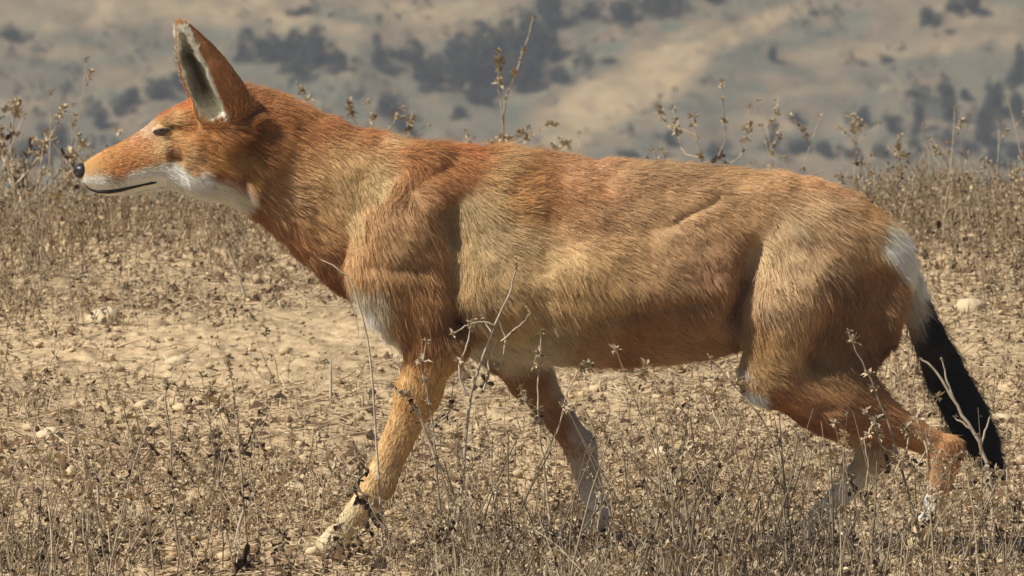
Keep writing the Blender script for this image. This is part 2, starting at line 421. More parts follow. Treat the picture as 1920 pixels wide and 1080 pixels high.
def build_wolf_mesh():
    def seg(a, b, s): return list(np.arange(a, b, s))
    xs = np.array(seg(U(120 - 960), U(500 - 960), .0022) + seg(U(500 - 960), U(1910 - 960), .0042))
    ys = np.arange(-.150, .150, .0036)
    zs = np.arange(-.012, .66, .0034)
    D = np.full((len(xs), len(ys), len(zs)), 9.0, np.float32)
    def sub(lo, hi):
        sl = []
        for ax, l, h in zip((xs, ys, zs), lo, hi):
            i0 = max(np.searchsorted(ax, l) - 1, 0); i1 = min(np.searchsorted(ax, h) + 1, len(ax))
            sl.append(slice(i0, i1))
        X, Y, Z = np.meshgrid(xs[sl[0]], ys[sl[1]], zs[sl[2]], indexing='ij')
        return tuple(sl), np.stack([X, Y, Z], -1)
    for pr in PRIMS:
        a, b, ra, rb, s, k, reg, fl = pr
        m = max(ra, rb) + k + .02
        sl, P = sub(np.minimum(a, b) - m, np.maximum(a, b) + m)
        D[sl] = smin(D[sl], prim_d(P, pr).astype(np.float32), k)
    for e in EARS:
        b, u, L, o, wv, s = e; t = b + u * L
        sl, P = sub(np.minimum(b, t) - .06, np.maximum(b, t) + .06)
        out, inn = ear_d(P, e)
        d = smin(D[sl], out.astype(np.float32), .014)
        D[sl] = np.maximum(d, -inn.astype(np.float32))
    for (a, b, y, r, dep) in DENTS:
        a = pt(*a, y); b = pt(*b, y); r = U(r)
        sl, P = sub(np.minimum(a, b) - .07, np.maximum(a, b) + .07)
        ab = b - a; t = np.clip(((P - a) @ ab) / (ab @ ab), 0, 1); q = P - a - t[..., None] * ab
        q[..., 1] *= .12
        D[sl] += (dep * np.exp(-(q ** 2).sum(-1) / (r * r))).astype(np.float32)
    # loose lumps of coat and muscle
    idx = np.argwhere(np.abs(D) < .02)
    P = np.stack([xs[idx[:, 0]], ys[idx[:, 1]], zs[idx[:, 2]]], 1)
    px, py = to_px(P)
    amp = np.clip((px - 430) / 200, 0.1, 1) * np.clip((720 - py) / 120, .06, 1) * np.clip((1690 - px) / 60, .1, 1)
    dsp = amp * (-.0042 * fbm(P[:, 0] * 20, P[:, 1] * 22, P[:, 2] * 26, 2) + .0016 * noise3(P[:, 0] * 60 + P[:, 2] * 20, P[:, 1] * 60, P[:, 2] * 70))
    D[idx[:, 0], idx[:, 1], idx[:, 2]] += dsp.astype(np.float32)
    # surface nets
    S = D < 0
    nx, ny, nz = S.shape
    cnt = np.zeros((nx - 1, ny - 1, nz - 1), np.int8)
    for a in (0, 1):
        for b in (0, 1):
            for c in (0, 1):
                cnt += S[a:nx - 1 + a, b:ny - 1 + b, c:nz - 1 + c]
    act = (cnt > 0) & (cnt < 8)
    cell = np.argwhere(act); vid = np.full(act.shape, -1, np.int32); vid[act] = np.arange(len(cell))
    acc = np.zeros((len(cell), 3)); num = np.zeros(len(cell))
    AX = (xs, ys, zs)
    ci, cj, ck = cell.T
    for ax in range(3):
        for p in (0, 1):
            for q in (0, 1):
                o0 = [0, 0, 0]; oth = [i for i in range(3) if i != ax]
                o0[oth[0]] = p; o0[oth[1]] = q; o1 = list(o0); o1[ax] = 1
                d0 = D[ci + o0[0], cj + o0[1], ck + o0[2]]; d1 = D[ci + o1[0], cj + o1[1], ck + o1[2]]
                cr = (d0 < 0) != (d1 < 0); t = np.where(cr, d0 / np.where(cr, d0 - d1, 1), 0)
                P0 = np.stack([xs[ci + o0[0]], ys[cj + o0[1]], zs[ck + o0[2]]], 1)
                P1 = np.stack([xs[ci + o1[0]], ys[cj + o1[1]], zs[ck + o1[2]]], 1)
                acc += np.where(cr[:, None], P0 + t[:, None] * (P1 - P0), 0); num += cr
    V = acc / num[:, None]
    Fs = []
    for ax in range(3):
        oth = [i for i in range(3) if i != ax]
        slA = [slice(None)] * 3; slB = [slice(None)] * 3
        slA[ax] = slice(0, -1); slB[ax] = slice(1, None)
        e = np.argwhere(S[tuple(slA)] != S[tuple(slB)])
        ok = (e[:, oth[0]] > 0) & (e[:, oth[1]] > 0) & (e[:, oth[0]] < S.shape[oth[0]] - 1) & (e[:, oth[1]] < S.shape[oth[1]] - 1)
        e = e[ok]
        ins = S[tuple(e.T)]
        def at(p, q):
            c = e.copy(); c[:, oth[0]] -= p; c[:, oth[1]] -= q
            return vid[tuple(c.T)]
        quad = np.stack([at(1, 1), at(0, 1), at(0, 0), at(1, 0)], 1)
        flip = ins if ax != 1 else ~ins
        quad = np.where(flip[:, None], quad, quad[:, ::-1])
        Fs.append(quad)
    F = np.concatenate(Fs); F = F[(F >= 0).all(1)]
    # relax the grid steps
    E = np.concatenate([F[:, [0, 1]], F[:, [1, 2]], F[:, [2, 3]], F[:, [3, 0]]])
    for it in range(2):
        A_ = np.zeros_like(V); n_ = np.zeros(len(V))
        for a, b in ((0, 1), (1, 0)):
            np.add.at(A_, E[:, a], V[E[:, b]]); np.add.at(n_, E[:, a], 1)
        V = V * .5 + .5 * A_ / np.maximum(n_, 1)[:, None]
    return V, F

V, F = build_wolf_mesh()
body_me = mesh_np('wolf_body', V, F); smooth(body_me)
nv = len(body_me.vertices)
Nn = np.empty(nv * 3, np.float32); body_me.vertex_normals.foreach_get('vector', Nn) if hasattr(body_me.vertex_normals, 'foreach_get') else None
Nn = Nn.reshape(-1, 3).astype(float)
print('wolf verts', nv)

# per vertex: region and flow of the coat
def coat_info(P):
    n = len(P)
    regd = {r: np.full(n, 9.0) for r in REG}
    flow = np.zeros((n, 3)); W = np.full(n, 1e-12)
    for pr in PRIMS:
        d = prim_d(P, pr); regd[pr[6]] = np.minimum(regd[pr[6]], d)
        wgt = np.exp(-np.clip(d, 0, None) / .010) + 1e-9
        flow += wgt[:, None] * pr[7]; W += wgt
    for e in EARS:
        o, i = ear_d(P, e)
        inside = (np.abs(i) < .003) & (o < .004)
        h = (P - e[0]) @ e[1] / e[2]
        on = (np.abs(o) < .006) & (h > .02)
        rimness = inside & (h > .05)
        regd['ear'] = np.where(on | rimness, -1.0, regd['ear'])
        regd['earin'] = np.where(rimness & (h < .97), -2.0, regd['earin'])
        m = on | rimness
        flow[m] = e[1]; W[m] = 1
    R = np.stack([regd[r] for r in REG], 1)
    reg = R.argmin(1)
    fl = flow / W[:, None]
    fl /= np.linalg.norm(fl, axis=1)[:, None] + 1e-9
    return reg, fl, R

RUF = (190, 122, 62); GOLD = (198, 146, 90); SAND = (206, 164, 116); PALE = (214, 182, 138); WHITE = (244, 240, 232); BRN = (150, 92, 50)
PINK = (206, 157, 108)
BODY_PTS = [(560, 205, 60, RUF), (500, 180, 50, RUF), (640, 235, 60, (196, 124, 64)), (600, 245, 30, (180, 98, 38)), (730, 268, 40, (228, 178, 128)), (470, 260, 40, (178, 122, 52)), (540, 300, 60, (214, 150, 88)),
    (620, 340, 80, (216, 172, 118)), (530, 360, 60, SAND), (600, 430, 60, (206, 150, 92)), (480, 380, 50, (168, 92, 44)), (540, 440, 50, (160, 92, 48)), (630, 510, 40, (158, 92, 48)),  # browns under the neck are partly shade, painted into the coat
    (700, 340, 30, (224, 190, 142)), (672, 400, 28, (222, 186, 136)), (730, 300, 35, (214, 168, 118)),
    (800, 290, 50, (188, 110, 44)), (860, 285, 50, (190, 108, 46)), (760, 330, 40, (188, 122, 62)), (930, 320, 36, (210, 166, 112)), (905, 300, 26, (200, 134, 68)),
    (880, 370, 40, (212, 174, 124)), (900, 440, 50, (216, 178, 130)), (930, 520, 60, (208, 166, 118)), (1000, 340, 45, (200, 136, 74)), (1040, 390, 50, (196, 134, 72)), (970, 380, 36, (206, 150, 84)),
    (1100, 340, 70, (216, 156, 108)), (1250, 345, 90, PINK), (1400, 355, 90, PINK), (1530, 380, 70, (212, 152, 104)), (1640, 395, 40, (206, 140, 66)), (1100, 410, 60, (210, 150, 98)),
    (1040, 480, 70, (218, 176, 126)), (1160, 470, 80, (214, 168, 118)), (1300, 440, 70, (206, 156, 108)), (1340, 500, 60, (192, 138, 92)), (1100, 560, 70, (204, 156, 100)),
    (1250, 560, 80, (190, 138, 90)), (1150, 546, 28, (232, 186, 128)), (980, 590, 60, (212, 170, 118)), (1200, 620, 70, (180, 118, 70)), (1100, 650, 50, (206, 160, 120)), (1250, 680, 60, (216, 172, 132)),
    (1000, 650, 50, (226, 208, 186)), (900, 660, 50, (232, 216, 196)), (1350, 660, 50, (204, 150, 104)),
    (1470, 470, 60, (222, 182, 138)), (1560, 450, 60, (216, 170, 122)), (1640, 450, 40, (220, 178, 124)), (1600, 400, 40, (210, 156, 104)),
    (1680, 444, 28, WHITE), (1694, 474, 26, WHITE), (1705, 510, 18, (226, 218, 206)), (1660, 540, 50, (180, 116, 64)), (1600, 560, 50, (176, 114, 64))]  # closing browns include the rear thigh's shade, painted in
NF_PTS = [(800, 300, 60, (192, 122, 58)), (700, 340, 30, (226, 190, 138)), (760, 380, 60, (208, 152, 98)), (740, 440, 60, (212, 160, 106)), (690, 480, 40, (220, 168, 112)), (800, 480, 60, (206, 150, 94)), (672, 420, 26, (224, 186, 132)),
    (760, 560, 50, (204, 146, 86)), (700, 560, 28, (232, 214, 190)), (688, 600, 30, WHITE), (710, 640, 22, (240, 232, 220)), (780, 640, 50, (192, 128, 66)), (830, 620, 40, (172, 110, 58)),
    (830, 690, 50, (236, 180, 108)), (790, 730, 50, (238, 182, 112)), (740, 820, 50, (238, 186, 124)), (700, 910, 40, (238, 192, 134)), (640, 990, 40, (232, 204, 166)), (600, 1030, 40, (236, 216, 186)), (790, 890, 34, (186, 108, 56))]  # the reddish last point paints the shaded rear of the leg
NH_PTS = [(1470, 470, 60, (222, 182, 138)), (1560, 460, 60, (216, 170, 122)), (1440, 560, 60, (220, 178, 134)), (1410, 640, 40, (206, 154, 92)), (1470, 640, 50, (214, 166, 108)), (1520, 560, 50, (208, 162, 114)),
    (1368, 688, 17, WHITE), (1390, 736, 18, WHITE), (1684, 448, 26, WHITE), (1700, 480, 22, WHITE), (1400, 700, 16, (212, 164, 110)), (1375, 655, 14, (226, 200, 160)), (1600, 560, 60, (172, 116, 68)), (1620, 640, 60, (158, 104, 60)), (1560, 680, 50, (198, 144, 86)), (1500, 740, 40, (204, 146, 92)),  # rear thigh browns are darkened to paint in its shadow
    (1470, 770, 40, (192, 120, 66)), (1570, 780, 50, (184, 124, 74)), (1680, 800, 50, (194, 130, 76)), (1770, 840, 40, (212, 148, 88)), (1790, 870, 30, (218, 158, 98)), (1770, 930, 18, (214, 142, 80)),
    (1738, 930, 16, WHITE), (1735, 960, 20, WHITE), (1760, 980, 20, (226, 170, 116)), (1720, 1010, 26, (232, 200, 160)), (1690, 560, 30, (190, 140, 100))]
TAIL_PTS = [(1660, 440, 30, (222, 180, 120)), (1690, 450, 26, WHITE), (1705, 500, 26, WHITE), (1706, 560, 16, (222, 208, 194)), (1710, 605, 14, (170, 140, 116)), (1716, 650, 14, (104, 70, 46)), (1735, 700, 12, (70, 50, 38)), (1734, 500, 9, (66, 56, 48)), (1741, 540, 11, (40, 34, 32)), (1747, 580, 13, (30, 27, 27)), (1745, 610, 14, (30, 27, 27)),
    (1735, 650, 24, (70, 50, 38)), (1770, 660, 26, (36, 32, 30)), (1790, 700, 40, (34, 31, 31)), (1830, 790, 50, (30, 28, 29)), (1870, 870, 50, (38, 34, 32)), (1715, 660, 16, (120, 76, 46))]
HEAD_PTS = [(180, 300, 26, (206, 142, 76)), (230, 285, 30, (200, 132, 68)), (260, 290, 30, (206, 140, 78)), (215, 325, 18, (214, 142, 74)), (172, 322, 10, (214, 160, 104)), (176, 346, 18, WHITE), (200, 350, 20, WHITE), (225, 346, 18, WHITE), (248, 338, 16, WHITE), (270, 328, 15, WHITE), (295, 322, 15, WHITE), (289, 251, 5, (70, 44, 30)), (320, 243, 5, (80, 50, 34)), (303, 256, 5, (120, 84, 54)),
    (330, 326, 18, WHITE), (300, 360, 20, (242, 240, 236)), (240, 368, 16, (238, 234, 226)), (370, 345, 20, (240, 236, 230)), (410, 350, 22, (232, 226, 216)), (275, 245, 16, (232, 190, 152)), (320, 222, 14, (218, 168, 108)), (300, 232, 12, (222, 172, 116)),
    (300, 212, 16, (204, 122, 58)), (340, 190, 24, (206, 120, 52)), (250, 265, 12, (214, 150, 100)), (293, 275, 12, (230, 190, 138)), (283, 290, 12, (226, 180, 128)), (312, 284, 8, (140, 76, 34)), (330, 265, 20, (220, 160, 94)), (350, 240, 20, (214, 144, 72)),
    (370, 220, 20, (222, 172, 96)), (345, 300, 18, (226, 176, 124)), (365, 290, 12, (214, 160, 110)), (350, 310, 10, (200, 140, 90)), (380, 260, 24, (208, 138, 64)), (400, 290, 24, (198, 136, 60)), (430, 300, 24, (200, 150, 74)), (420, 330, 18, (170, 92, 44)), (395, 320, 12, (184, 110, 60)),
    (440, 240, 40, (176, 108, 46)), (450, 200, 40, (180, 108, 46))]

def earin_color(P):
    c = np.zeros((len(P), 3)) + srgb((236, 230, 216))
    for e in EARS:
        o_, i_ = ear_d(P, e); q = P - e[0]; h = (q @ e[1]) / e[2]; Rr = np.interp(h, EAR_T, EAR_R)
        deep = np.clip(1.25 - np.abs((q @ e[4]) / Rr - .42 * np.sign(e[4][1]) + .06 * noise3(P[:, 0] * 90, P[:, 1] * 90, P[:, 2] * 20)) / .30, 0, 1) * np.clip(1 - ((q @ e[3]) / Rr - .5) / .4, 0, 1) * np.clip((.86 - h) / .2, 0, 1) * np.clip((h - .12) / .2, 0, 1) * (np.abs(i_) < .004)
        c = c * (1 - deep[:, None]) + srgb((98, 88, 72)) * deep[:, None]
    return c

def coat_color(P, reg, R):
    px, py = to_px(P)
    q1, q2 = noise3(P[:, 0] * 28, P[:, 1] * 28, P[:, 2] * 28), noise3(P[:, 0] * 28 + 40, P[:, 1] * 28, P[:, 2] * 28)
    wf = np.interp(px, [150, 400, 600], [2.5, 7, 20]); px0, py0 = px, py; px = px + wf * q1; py = py + wf * q2
    C = color_field(BODY_PTS, px, py, 1.4)
    sets = {'head': HEAD_PTS, 'near_fore': NF_PTS, 'near_hind': NH_PTS, 'tail': TAIL_PTS}
    # soft blend between the neighbouring regions
    wts = np.exp(-np.clip(R - R.min(1)[:, None], 0, 1) / .004)
    wts /= wts.sum(1)[:, None]
    out = np.zeros_like(C)
    for i, r in enumerate(REG):
        if r in sets: c = color_field(sets[r], px, py)
        elif r == 'far_fore':
            f = np.clip((px - (1000 + (py - 680) * .50) + 12 * noise3(P[:, 0] * 60, P[:, 1] * 0, P[:, 2] * 60)) / 34, 0, 1)[:, None]
            c = srgb((176, 118, 72)) * (1 - f) + srgb((206, 192, 178)) * f  # brown outer and pale inner fur, dimmed: the leg's shade is painted in
            g = np.clip((py - 840) / 70, 0, 1)[:, None]; c = c * (1 - g) + srgb((232, 220, 204)) * g
            h_ = np.clip((700 - py) / 30, 0, 1)[:, None]; c = c * (1 - h_) + C * h_
        elif r == 'far_hind':
            g = np.clip((py - 800) / 60 + .3 * noise3(P[:, 0] * 50, P[:, 1] * 0, P[:, 2] * 50), 0, 1)[:, None]; c = srgb((186, 118, 66)) * (1 - g) + srgb((214, 178, 140)) * g
            g = np.clip((py - 880) / 50, 0, 1)[:, None]; c = c * (1 - g) + srgb((240, 232, 216)) * g
        elif r == 'ear':
            c = srgb((180, 116, 60)) + 0 * C
            c = np.where(((px < 350) & (py < 75) )[:, None], srgb((204, 128, 60)), c)
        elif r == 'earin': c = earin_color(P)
        else: c = C
        out += wts[:, i:i + 1] * c
    # white inner sides of the limbs, white underside line
    nz = fbm(P[:, 0] * 30, P[:, 1] * 30, P[:, 2] * 30, 3)
    nl = fbm(P[:, 0] * 9 + 4, P[:, 1] * 9, P[:, 2] * 12, 2)
    body = (px > 470)
    out *= (1 + np.where(body, .26, .16) * nz + .08 * nl)[:, None]
    out[:, 2] *= (1 - .12 * nl)
    lum = out @ np.array([.3, .55, .15]); sat = np.clip((out.max(1) - out.min(1)) / out.max(1) / .6, 0, 1)[:, None]
    out = (lum[:, None] + (out - lum[:, None]) * np.interp(px, [380, 520], [.84, .82])[:, None]) * (1 - sat + sat * np.array([1.02, 1.07, .92]))
    out = out * (1 - sat) + sat * .97 * np.clip(out, 0, 1) ** .93
    return np.clip(out, .005, .95)

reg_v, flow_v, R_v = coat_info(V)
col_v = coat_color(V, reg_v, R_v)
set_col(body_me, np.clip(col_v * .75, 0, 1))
wolf = link('ethiopian_wolf', None)
wolf.empty_display_size = .1
wolf.location = (0, 0, 0)
tag(wolf, 'slender rust coloured wolf walking left in profile, white throat and black tail tip', 'wolf')
body = link('body', body_me, mat_attr('wolf_hide', .9, .1, .5, 400), wolf)

bvh = BVHTree.FromPolygons([tuple(v) for v in V.tolist()], F.tolist())
def on_body(px, py, out=0.0):
    d = Vector(ray(px, py)).normalized()
    h = bvh.ray_cast(Vector(CAM), d)
    if h[0] is None: return None, None
    return np.array(h[0]) + np.array(h[1]) * out, np.array(h[1])

# --- parts of the face
def uvball(rx, ry, rz, nu=20, nvv=14, fn=None):
    VV, FF = [], []
    for j in range(nvv + 1):
        th = math.pi * j / nvv
        for i in range(nu):
            ph = 2 * math.pi * i / nu
            p = np.array([math.sin(th) * math.cos(ph), math.sin(th) * math.sin(ph), math.cos(th)])
            q = fn(p) if fn else 1.0
            VV.append((p[0] * rx * q, p[1] * ry * q, p[2] * rz * q))
    for j in range(nvv):
        for i in range(nu):
            FF.append((j * nu + i, (j + 1) * nu + i, (j + 1) * nu + (i + 1) % nu, j * nu + (i + 1) % nu))
    return np.array(VV), np.array(FF)

def tube(path, radii, n=6):
    path = np.asarray(path, float); m = len(path)
    T = np.gradient(path, axis=0); T /= np.linalg.norm(T, axis=1)[:, None] + 1e-12
    ref = np.array([0.13, 1, 0.07]); VV = []
    for p, t, r in zip(path, T, radii):
        a = np.cross(t, ref); a /= np.linalg.norm(a) + 1e-12; b = np.cross(t, a)
        for i in range(n):
            an = 2 * math.pi * i / n
            VV.append(p + r * (a * math.cos(an) + b * math.sin(an)))
    FF = [(j * n + i, j * n + (i + 1) % n, (j + 1) * n + (i + 1) % n, (j + 1) * n + i) for j in range(m - 1) for i in range(n)]
    return np.array(VV), np.array(FF)

BLACK = mat_plain('nose_leather', (.018, .016, .018, ), .38, .5, .5, 900)
MOUTH = mat_plain('lip', (.02, .013, .012), .6, .3)
EYE = mat_plain('eye_ball', (.03, .014, .006), .08, .6)
LID = mat_plain('eye_rim', (.035, .022, .016), .7, .2)

def nose_fn(p):
    q = 1.0
    for s in (-1, 1):
        d = np.linalg.norm(p - np.array([-.62, s * .62, -.1]) / np.linalg.norm([.62, .62, .1]))
        q -= .42 * math.exp(-(d / .26) ** 2)
    q -= .08 * math.exp(-(p[1] / .1) ** 2) * (p[0] < -.2)
    return q
VV, FF = uvball(U(17), U(17), U(15), 28, 20, nose_fn)
VV = VV + pt(154, 321, 0)
me = mesh_np('nose', VV, FF); smooth(me); nose = link('nose', me, BLACK, wolf)
VV, FF = tube([pt(155, 332, -.002), pt(160, 342, -.004), pt(166, 350, -.004)], [U(6), U(5), U(3)], 8)
me = mesh_np('lip_cleft', VV, FF); smooth(me); link('lip_cleft', me, MOUTH, wolf)

mouth_pts = [(160, 347), (170, 355), (184, 359), (204, 359), (226, 356), (248, 351), (270, 346), (284, 343), (294, 342)]
path = []; 
for (x, y) in mouth_pts:
    p, nn = on_body(x, y, .0003)
    if p is None: p = pt(x, y - 3, -.010)
    path.append(p)
mpath = np.array(path)
VV, FF = tube(mpath, [U(r) for r in (1.2, 2, 3.4, 4.2, 4.0, 2.8, 2.2, 2.8, 1.2)], 8)
me = mesh_np('mouth_line', VV, FF); smooth(me); link('mouth_line', me, MOUTH, wolf)

ep, en = on_body(303, 246)
for s in (-1, 1):
    c = np.array([ep[0], s * abs(ep[1]), ep[2]])
    e = link('eye', None, None, wolf) if False else None
    VV, FF = uvball(U(10.5), U(9), U(4.8), 20, 14)
    me = mesh_np('eye', VV + c - np.array([0, s * U(6.0), 0]), FF); smooth(me); eye = link('eye', me, EYE, wolf)
    # lids: two almond arcs round the eye
    for nm, sg in (('upper_eyelid', 1), ('lower_eyelid', -1)):
        pts = []
        for k in range(9):
            u_ = -1 + k / 4.0
            dx = u_ * 15; dy = -sg * (1 - u_ * u_) * (3.6 if sg > 0 else 3.6) - u_ * 2.5
            q, _ = on_body(303 + dx, 246 + dy, .0012)
            if s > 0: q = np.array([q[0], -q[1], q[2]])
            pts.append(q)
        VV, FF = tube(pts, [U(1.0)] + [U(2.2)] * 7 + [U(1.0)], 6)
        me = mesh_np(nm, VV, FF); smooth(me); link(nm, me, LID, eye)
EYE_C = np.array([ep[0], ep[2]])

# --- coat
def make_fur(n_hair):
    tri = np.concatenate([F[:, [0, 1, 2]], F[:, [0, 2, 3]]])
    A, B, Cc = V[tri[:, 0]], V[tri[:, 1]], V[tri[:, 2]]
    fn = np.cross(B - A, Cc - A); area = np.linalg.norm(fn, axis=1) / 2
    cen = (A + B + Cc) / 3
    px, py = to_px(cen)
    near = fn[:, 1] < 0
    wt = area * np.where(cen[:, 1] > .03, .45, 1.0)
    wt *= np.where(px < 440, 2.3, 1.0)                        # short face fur stands denser
    wt *= np.where(reg_v[tri[:, 0]] == 7, 1.4, 1.0)
    wt = np.where(cen[:, 2] < .012, wt * .5, wt)
    idx = rng.choice(len(tri), n_hair, p=wt / wt.sum())
    r1, r2 = np.sqrt(rng.random(n_hair)), rng.random(n_hair)
    w0, w1, w2 = 1 - r1, r1 * (1 - r2), r1 * r2
    t = tri[idx]
    def mix(Q): return Q[t[:, 0]] * w0[:, None] + Q[t[:, 1]] * w1[:, None] + Q[t[:, 2]] * w2[:, None]
    P = mix(V); N_ = mix(Nn); N_ /= np.linalg.norm(N_, axis=1)[:, None] + 1e-9
    Fl = mix(flow_v); C = mix(col_v); reg = reg_v[t[:, 0]]
    px, py = to_px(P)
    # lengths (m)
    L = np.full(n_hair, .0130)
    L = np.where(reg == 1, .017, L)
    L = np.where((reg == 0) & (py > 520), .018, L)
    L = np.where((reg == 0) & (px > 860) & (px < 1000), .019, L)
    L = np.where(reg == 2, np.interp(px, [150, 260, 330, 400, 450], [.005, .008, .013, .022, .030]), L)
    L = np.where(np.isin(reg, (3, 4)), np.interp(py, [450, 620, 700, 900], [.021, .019, .010, .008]), L)
    L = np.where(np.isin(reg, (5, 6)), np.interp(py, [450, 650, 760, 900], [.021, .018, .011, .008]), L)
    L = np.where(reg == 7, np.interp(py, [450, 600, 700, 800], [.018, .022, .030, .032]), L)
    L = np.where(reg == 8, .009, L)
    L = np.where(reg == 9, .009, L)
    lift = np.full(n_hair, .30)
    lift = np.where(reg == 2, np.interp(px, [200, 350, 430], [.25, .32, .6]), lift); lift = np.where(reg == 1, .36, lift); lift = np.where(reg == 7, .36, lift)
    lift = np.where(reg == 8, .32, lift); lift = np.where(reg == 9, .5, lift)
    lift = np.where(np.isin(reg, (3, 4, 5, 6)) & (py > 690), .22, lift)
    L *= rng.uniform(.7, 1.2, n_hair)
    keep = np.ones(n_hair, bool)
    # bare: nose, eyes, mouth line
    keep &= ~((np.abs(px - 150) < 17) & (np.abs(py - 320) < 16))
    ex = (px - 303) / 15; ey = (py - 246 + (px - 303) * .12) / 6.0
    keep &= ~((ex ** 2 + ey ** 2 < 1) & (reg == 2))
    md = np.full(n_hair, 9.0)
    for i in range(len(mpath) - 1):
        a, b = mpath[i], mpath[i + 1]; ab = b - a
        q = P.copy(); q[:, 1] = -np.abs(q[:, 1])
        tt = np.clip(((q - a) @ ab) / (ab @ ab), 0, 1)
        md = np.minimum(md, np.linalg.norm(q - a - tt[:, None] * ab, axis=1))
    keep &= md > U(5.0)
    L = np.where((md < U(14)) & (reg == 2), .0028, L)
    L = np.where((ex ** 2 + ey ** 2 < 3.5) & (reg == 2), .003, L)
    P, N_, Fl, C, reg, L, lift, px, py = [q[keep] for q in (P, N_, Fl, C, reg, L, lift, px, py)]
    n = len(P)
    for (a, b, y, r, dep) in DENTS:
        if dep < .012: continue
        a = pt(*a, y); b = pt(*b, y); rr_ = U(r) * 1.5; ab = b - a
        t_ = np.clip(((P - a) @ ab) / (ab @ ab), 0, 1); q = P - a - t_[:, None] * ab; q[:, 1] *= .3
        L *= 1 - .55 * np.exp(-(q ** 2).sum(1) / rr_ ** 2)
    # flow: combed along the body, disturbed in whorls
    wh = np.stack([noise3(P[:, 0] * f + o, P[:, 1] * f, P[:, 2] * f) for f, o in ((16, 1), (16, 31), (16, 71))], 1)
    w2_ = np.stack([noise3(P[:, 0] * f + o, P[:, 1] * f, P[:, 2] * f) for f, o in ((55, 3), (55, 13), (55, 47))], 1)
    amt = np.where(reg == 2, .24, np.where(np.isin(reg, (7, 8)), .2, .50))[:, None]
    amt = np.where((np.isin(reg, (3, 4, 5, 6)) & (py > 700))[:, None], .12, amt)
    # trunk: fur runs more level along the spine, steeper down the flank and chest
    tr = (reg == 0)
    steep = np.clip((py - 330) / 260, 0, 1)
    Fl[tr, 2] -= steep[tr] * .7
    ch = tr & (px < 1010); Fl[ch, 2] -= .6 * np.clip((1010 - px[ch]) / 140, 0, 1)
    Fl = Fl + amt * wh + amt * .55 * w2_
    Fl -= N_ * (Fl * N_).sum(1)[:, None]
    Fl /= np.linalg.norm(Fl, axis=1)[:, None] + 1e-9
    guard = (rng.random(n) < .10) & (reg != 2) & (reg < 8)
    lift = np.where(guard, lift * 1.5, lift); L = np.where(guard, L * rng.uniform(1.05, 1.45, n), L)
    Fl[guard] += rng.normal(0, .16, (int(guard.sum()), 3))
    K = 5
    s = np.linspace(0, 1, K)
    ang = lift * rng.uniform(.6, 1.5, n) * (1 + .4 * w2_[:, 0])
    d0 = Fl * np.cos(ang)[:, None] + N_ * np.sin(ang)[:, None]
    d1 = Fl * np.cos(ang * .2)[:, None] + N_ * np.sin(ang * .2)[:, None] + rng.normal(0, .10, (n, 3)); d1[:, 2] -= .12
    d1 /= np.linalg.norm(d1, axis=1)[:, None]
    pts = np.zeros((n, K, 3)); pts[:, 0] = P - N_ * .0008
    for j in range(1, K):
        dd = d0 * (1 - s[j]) + d1 * s[j]
        pts[:, j] = pts[:, j - 1] + dd * (L / (K - 1))[:, None]
    # locks: hairs lean to the tip of a nearby guide hair
    ng = n // 11
    gi = rng.choice(n, ng, replace=False)
    kd = KDTree(ng)
    for a_, g in enumerate(gi): kd.insert(P[g], a_)
    kd.balance()
    near_g = np.fromiter((kd.find(p)[1] for p in P), int, n)
    g = gi[near_g]
    cl = np.where(reg == 2, .25, np.where(np.isin(reg, (8, 9)), .15, .38)) * (np.linalg.norm(P[g] - P, axis=1) < .012) * (reg[g] == reg) * (1 - .8 * guard)
    off = pts[g] - pts
    for j in range(1, K):
        pts[:, j] += off[:, j] * (cl * s[j] ** 1.3)[:, None]
    gv = rng.normal(0, 1, n)[g]
    Cm = C * np.clip(1 + .07 * gv + .20 * rng.normal(0, 1, n), .5, 1.6)[:, None]
    Cm = np.clip(Cm, .004, .93)
    cp = np.repeat(Cm[:, None, :], K, 1)
    Cm[guard] = np.clip(Cm[guard] * 1.18, 0, .93)
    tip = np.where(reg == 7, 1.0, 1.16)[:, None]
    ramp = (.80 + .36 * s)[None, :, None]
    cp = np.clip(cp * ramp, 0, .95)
    hc = bpy.data.hair_curves.new('fur')
    hc.add_curves([K] * n)
    hc.attributes['position'].data.foreach_set('vector', pts.astype(np.float32).ravel())
    rad0 = np.where(px < 440, .00022, np.where(guard, .00019, .00024)) * rng.uniform(.8, 1.25, n)
    prof = np.array([1, 1, .85, .55, .12])
    rr = (rad0[:, None] * prof).astype(np.float32).ravel()
    ra = hc.attributes.get('radius') or hc.attributes.new('radius', 'FLOAT', 'POINT')
    ra.data.foreach_set('value', rr)
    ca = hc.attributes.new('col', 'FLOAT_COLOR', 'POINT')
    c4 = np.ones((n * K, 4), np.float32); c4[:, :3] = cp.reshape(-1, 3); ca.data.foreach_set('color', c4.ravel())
    return hc

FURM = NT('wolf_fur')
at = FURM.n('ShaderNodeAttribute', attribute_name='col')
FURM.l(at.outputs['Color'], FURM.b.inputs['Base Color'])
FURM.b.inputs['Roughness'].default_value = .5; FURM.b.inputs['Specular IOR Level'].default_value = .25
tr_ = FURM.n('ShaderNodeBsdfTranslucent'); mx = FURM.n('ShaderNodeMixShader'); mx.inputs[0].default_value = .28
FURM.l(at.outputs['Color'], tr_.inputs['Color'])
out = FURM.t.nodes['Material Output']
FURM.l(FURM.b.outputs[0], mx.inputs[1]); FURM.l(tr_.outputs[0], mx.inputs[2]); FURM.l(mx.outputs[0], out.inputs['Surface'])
fur = link('fur', make_fur(760000), FURM.m, wolf); fur['kind'] = 'stuff'

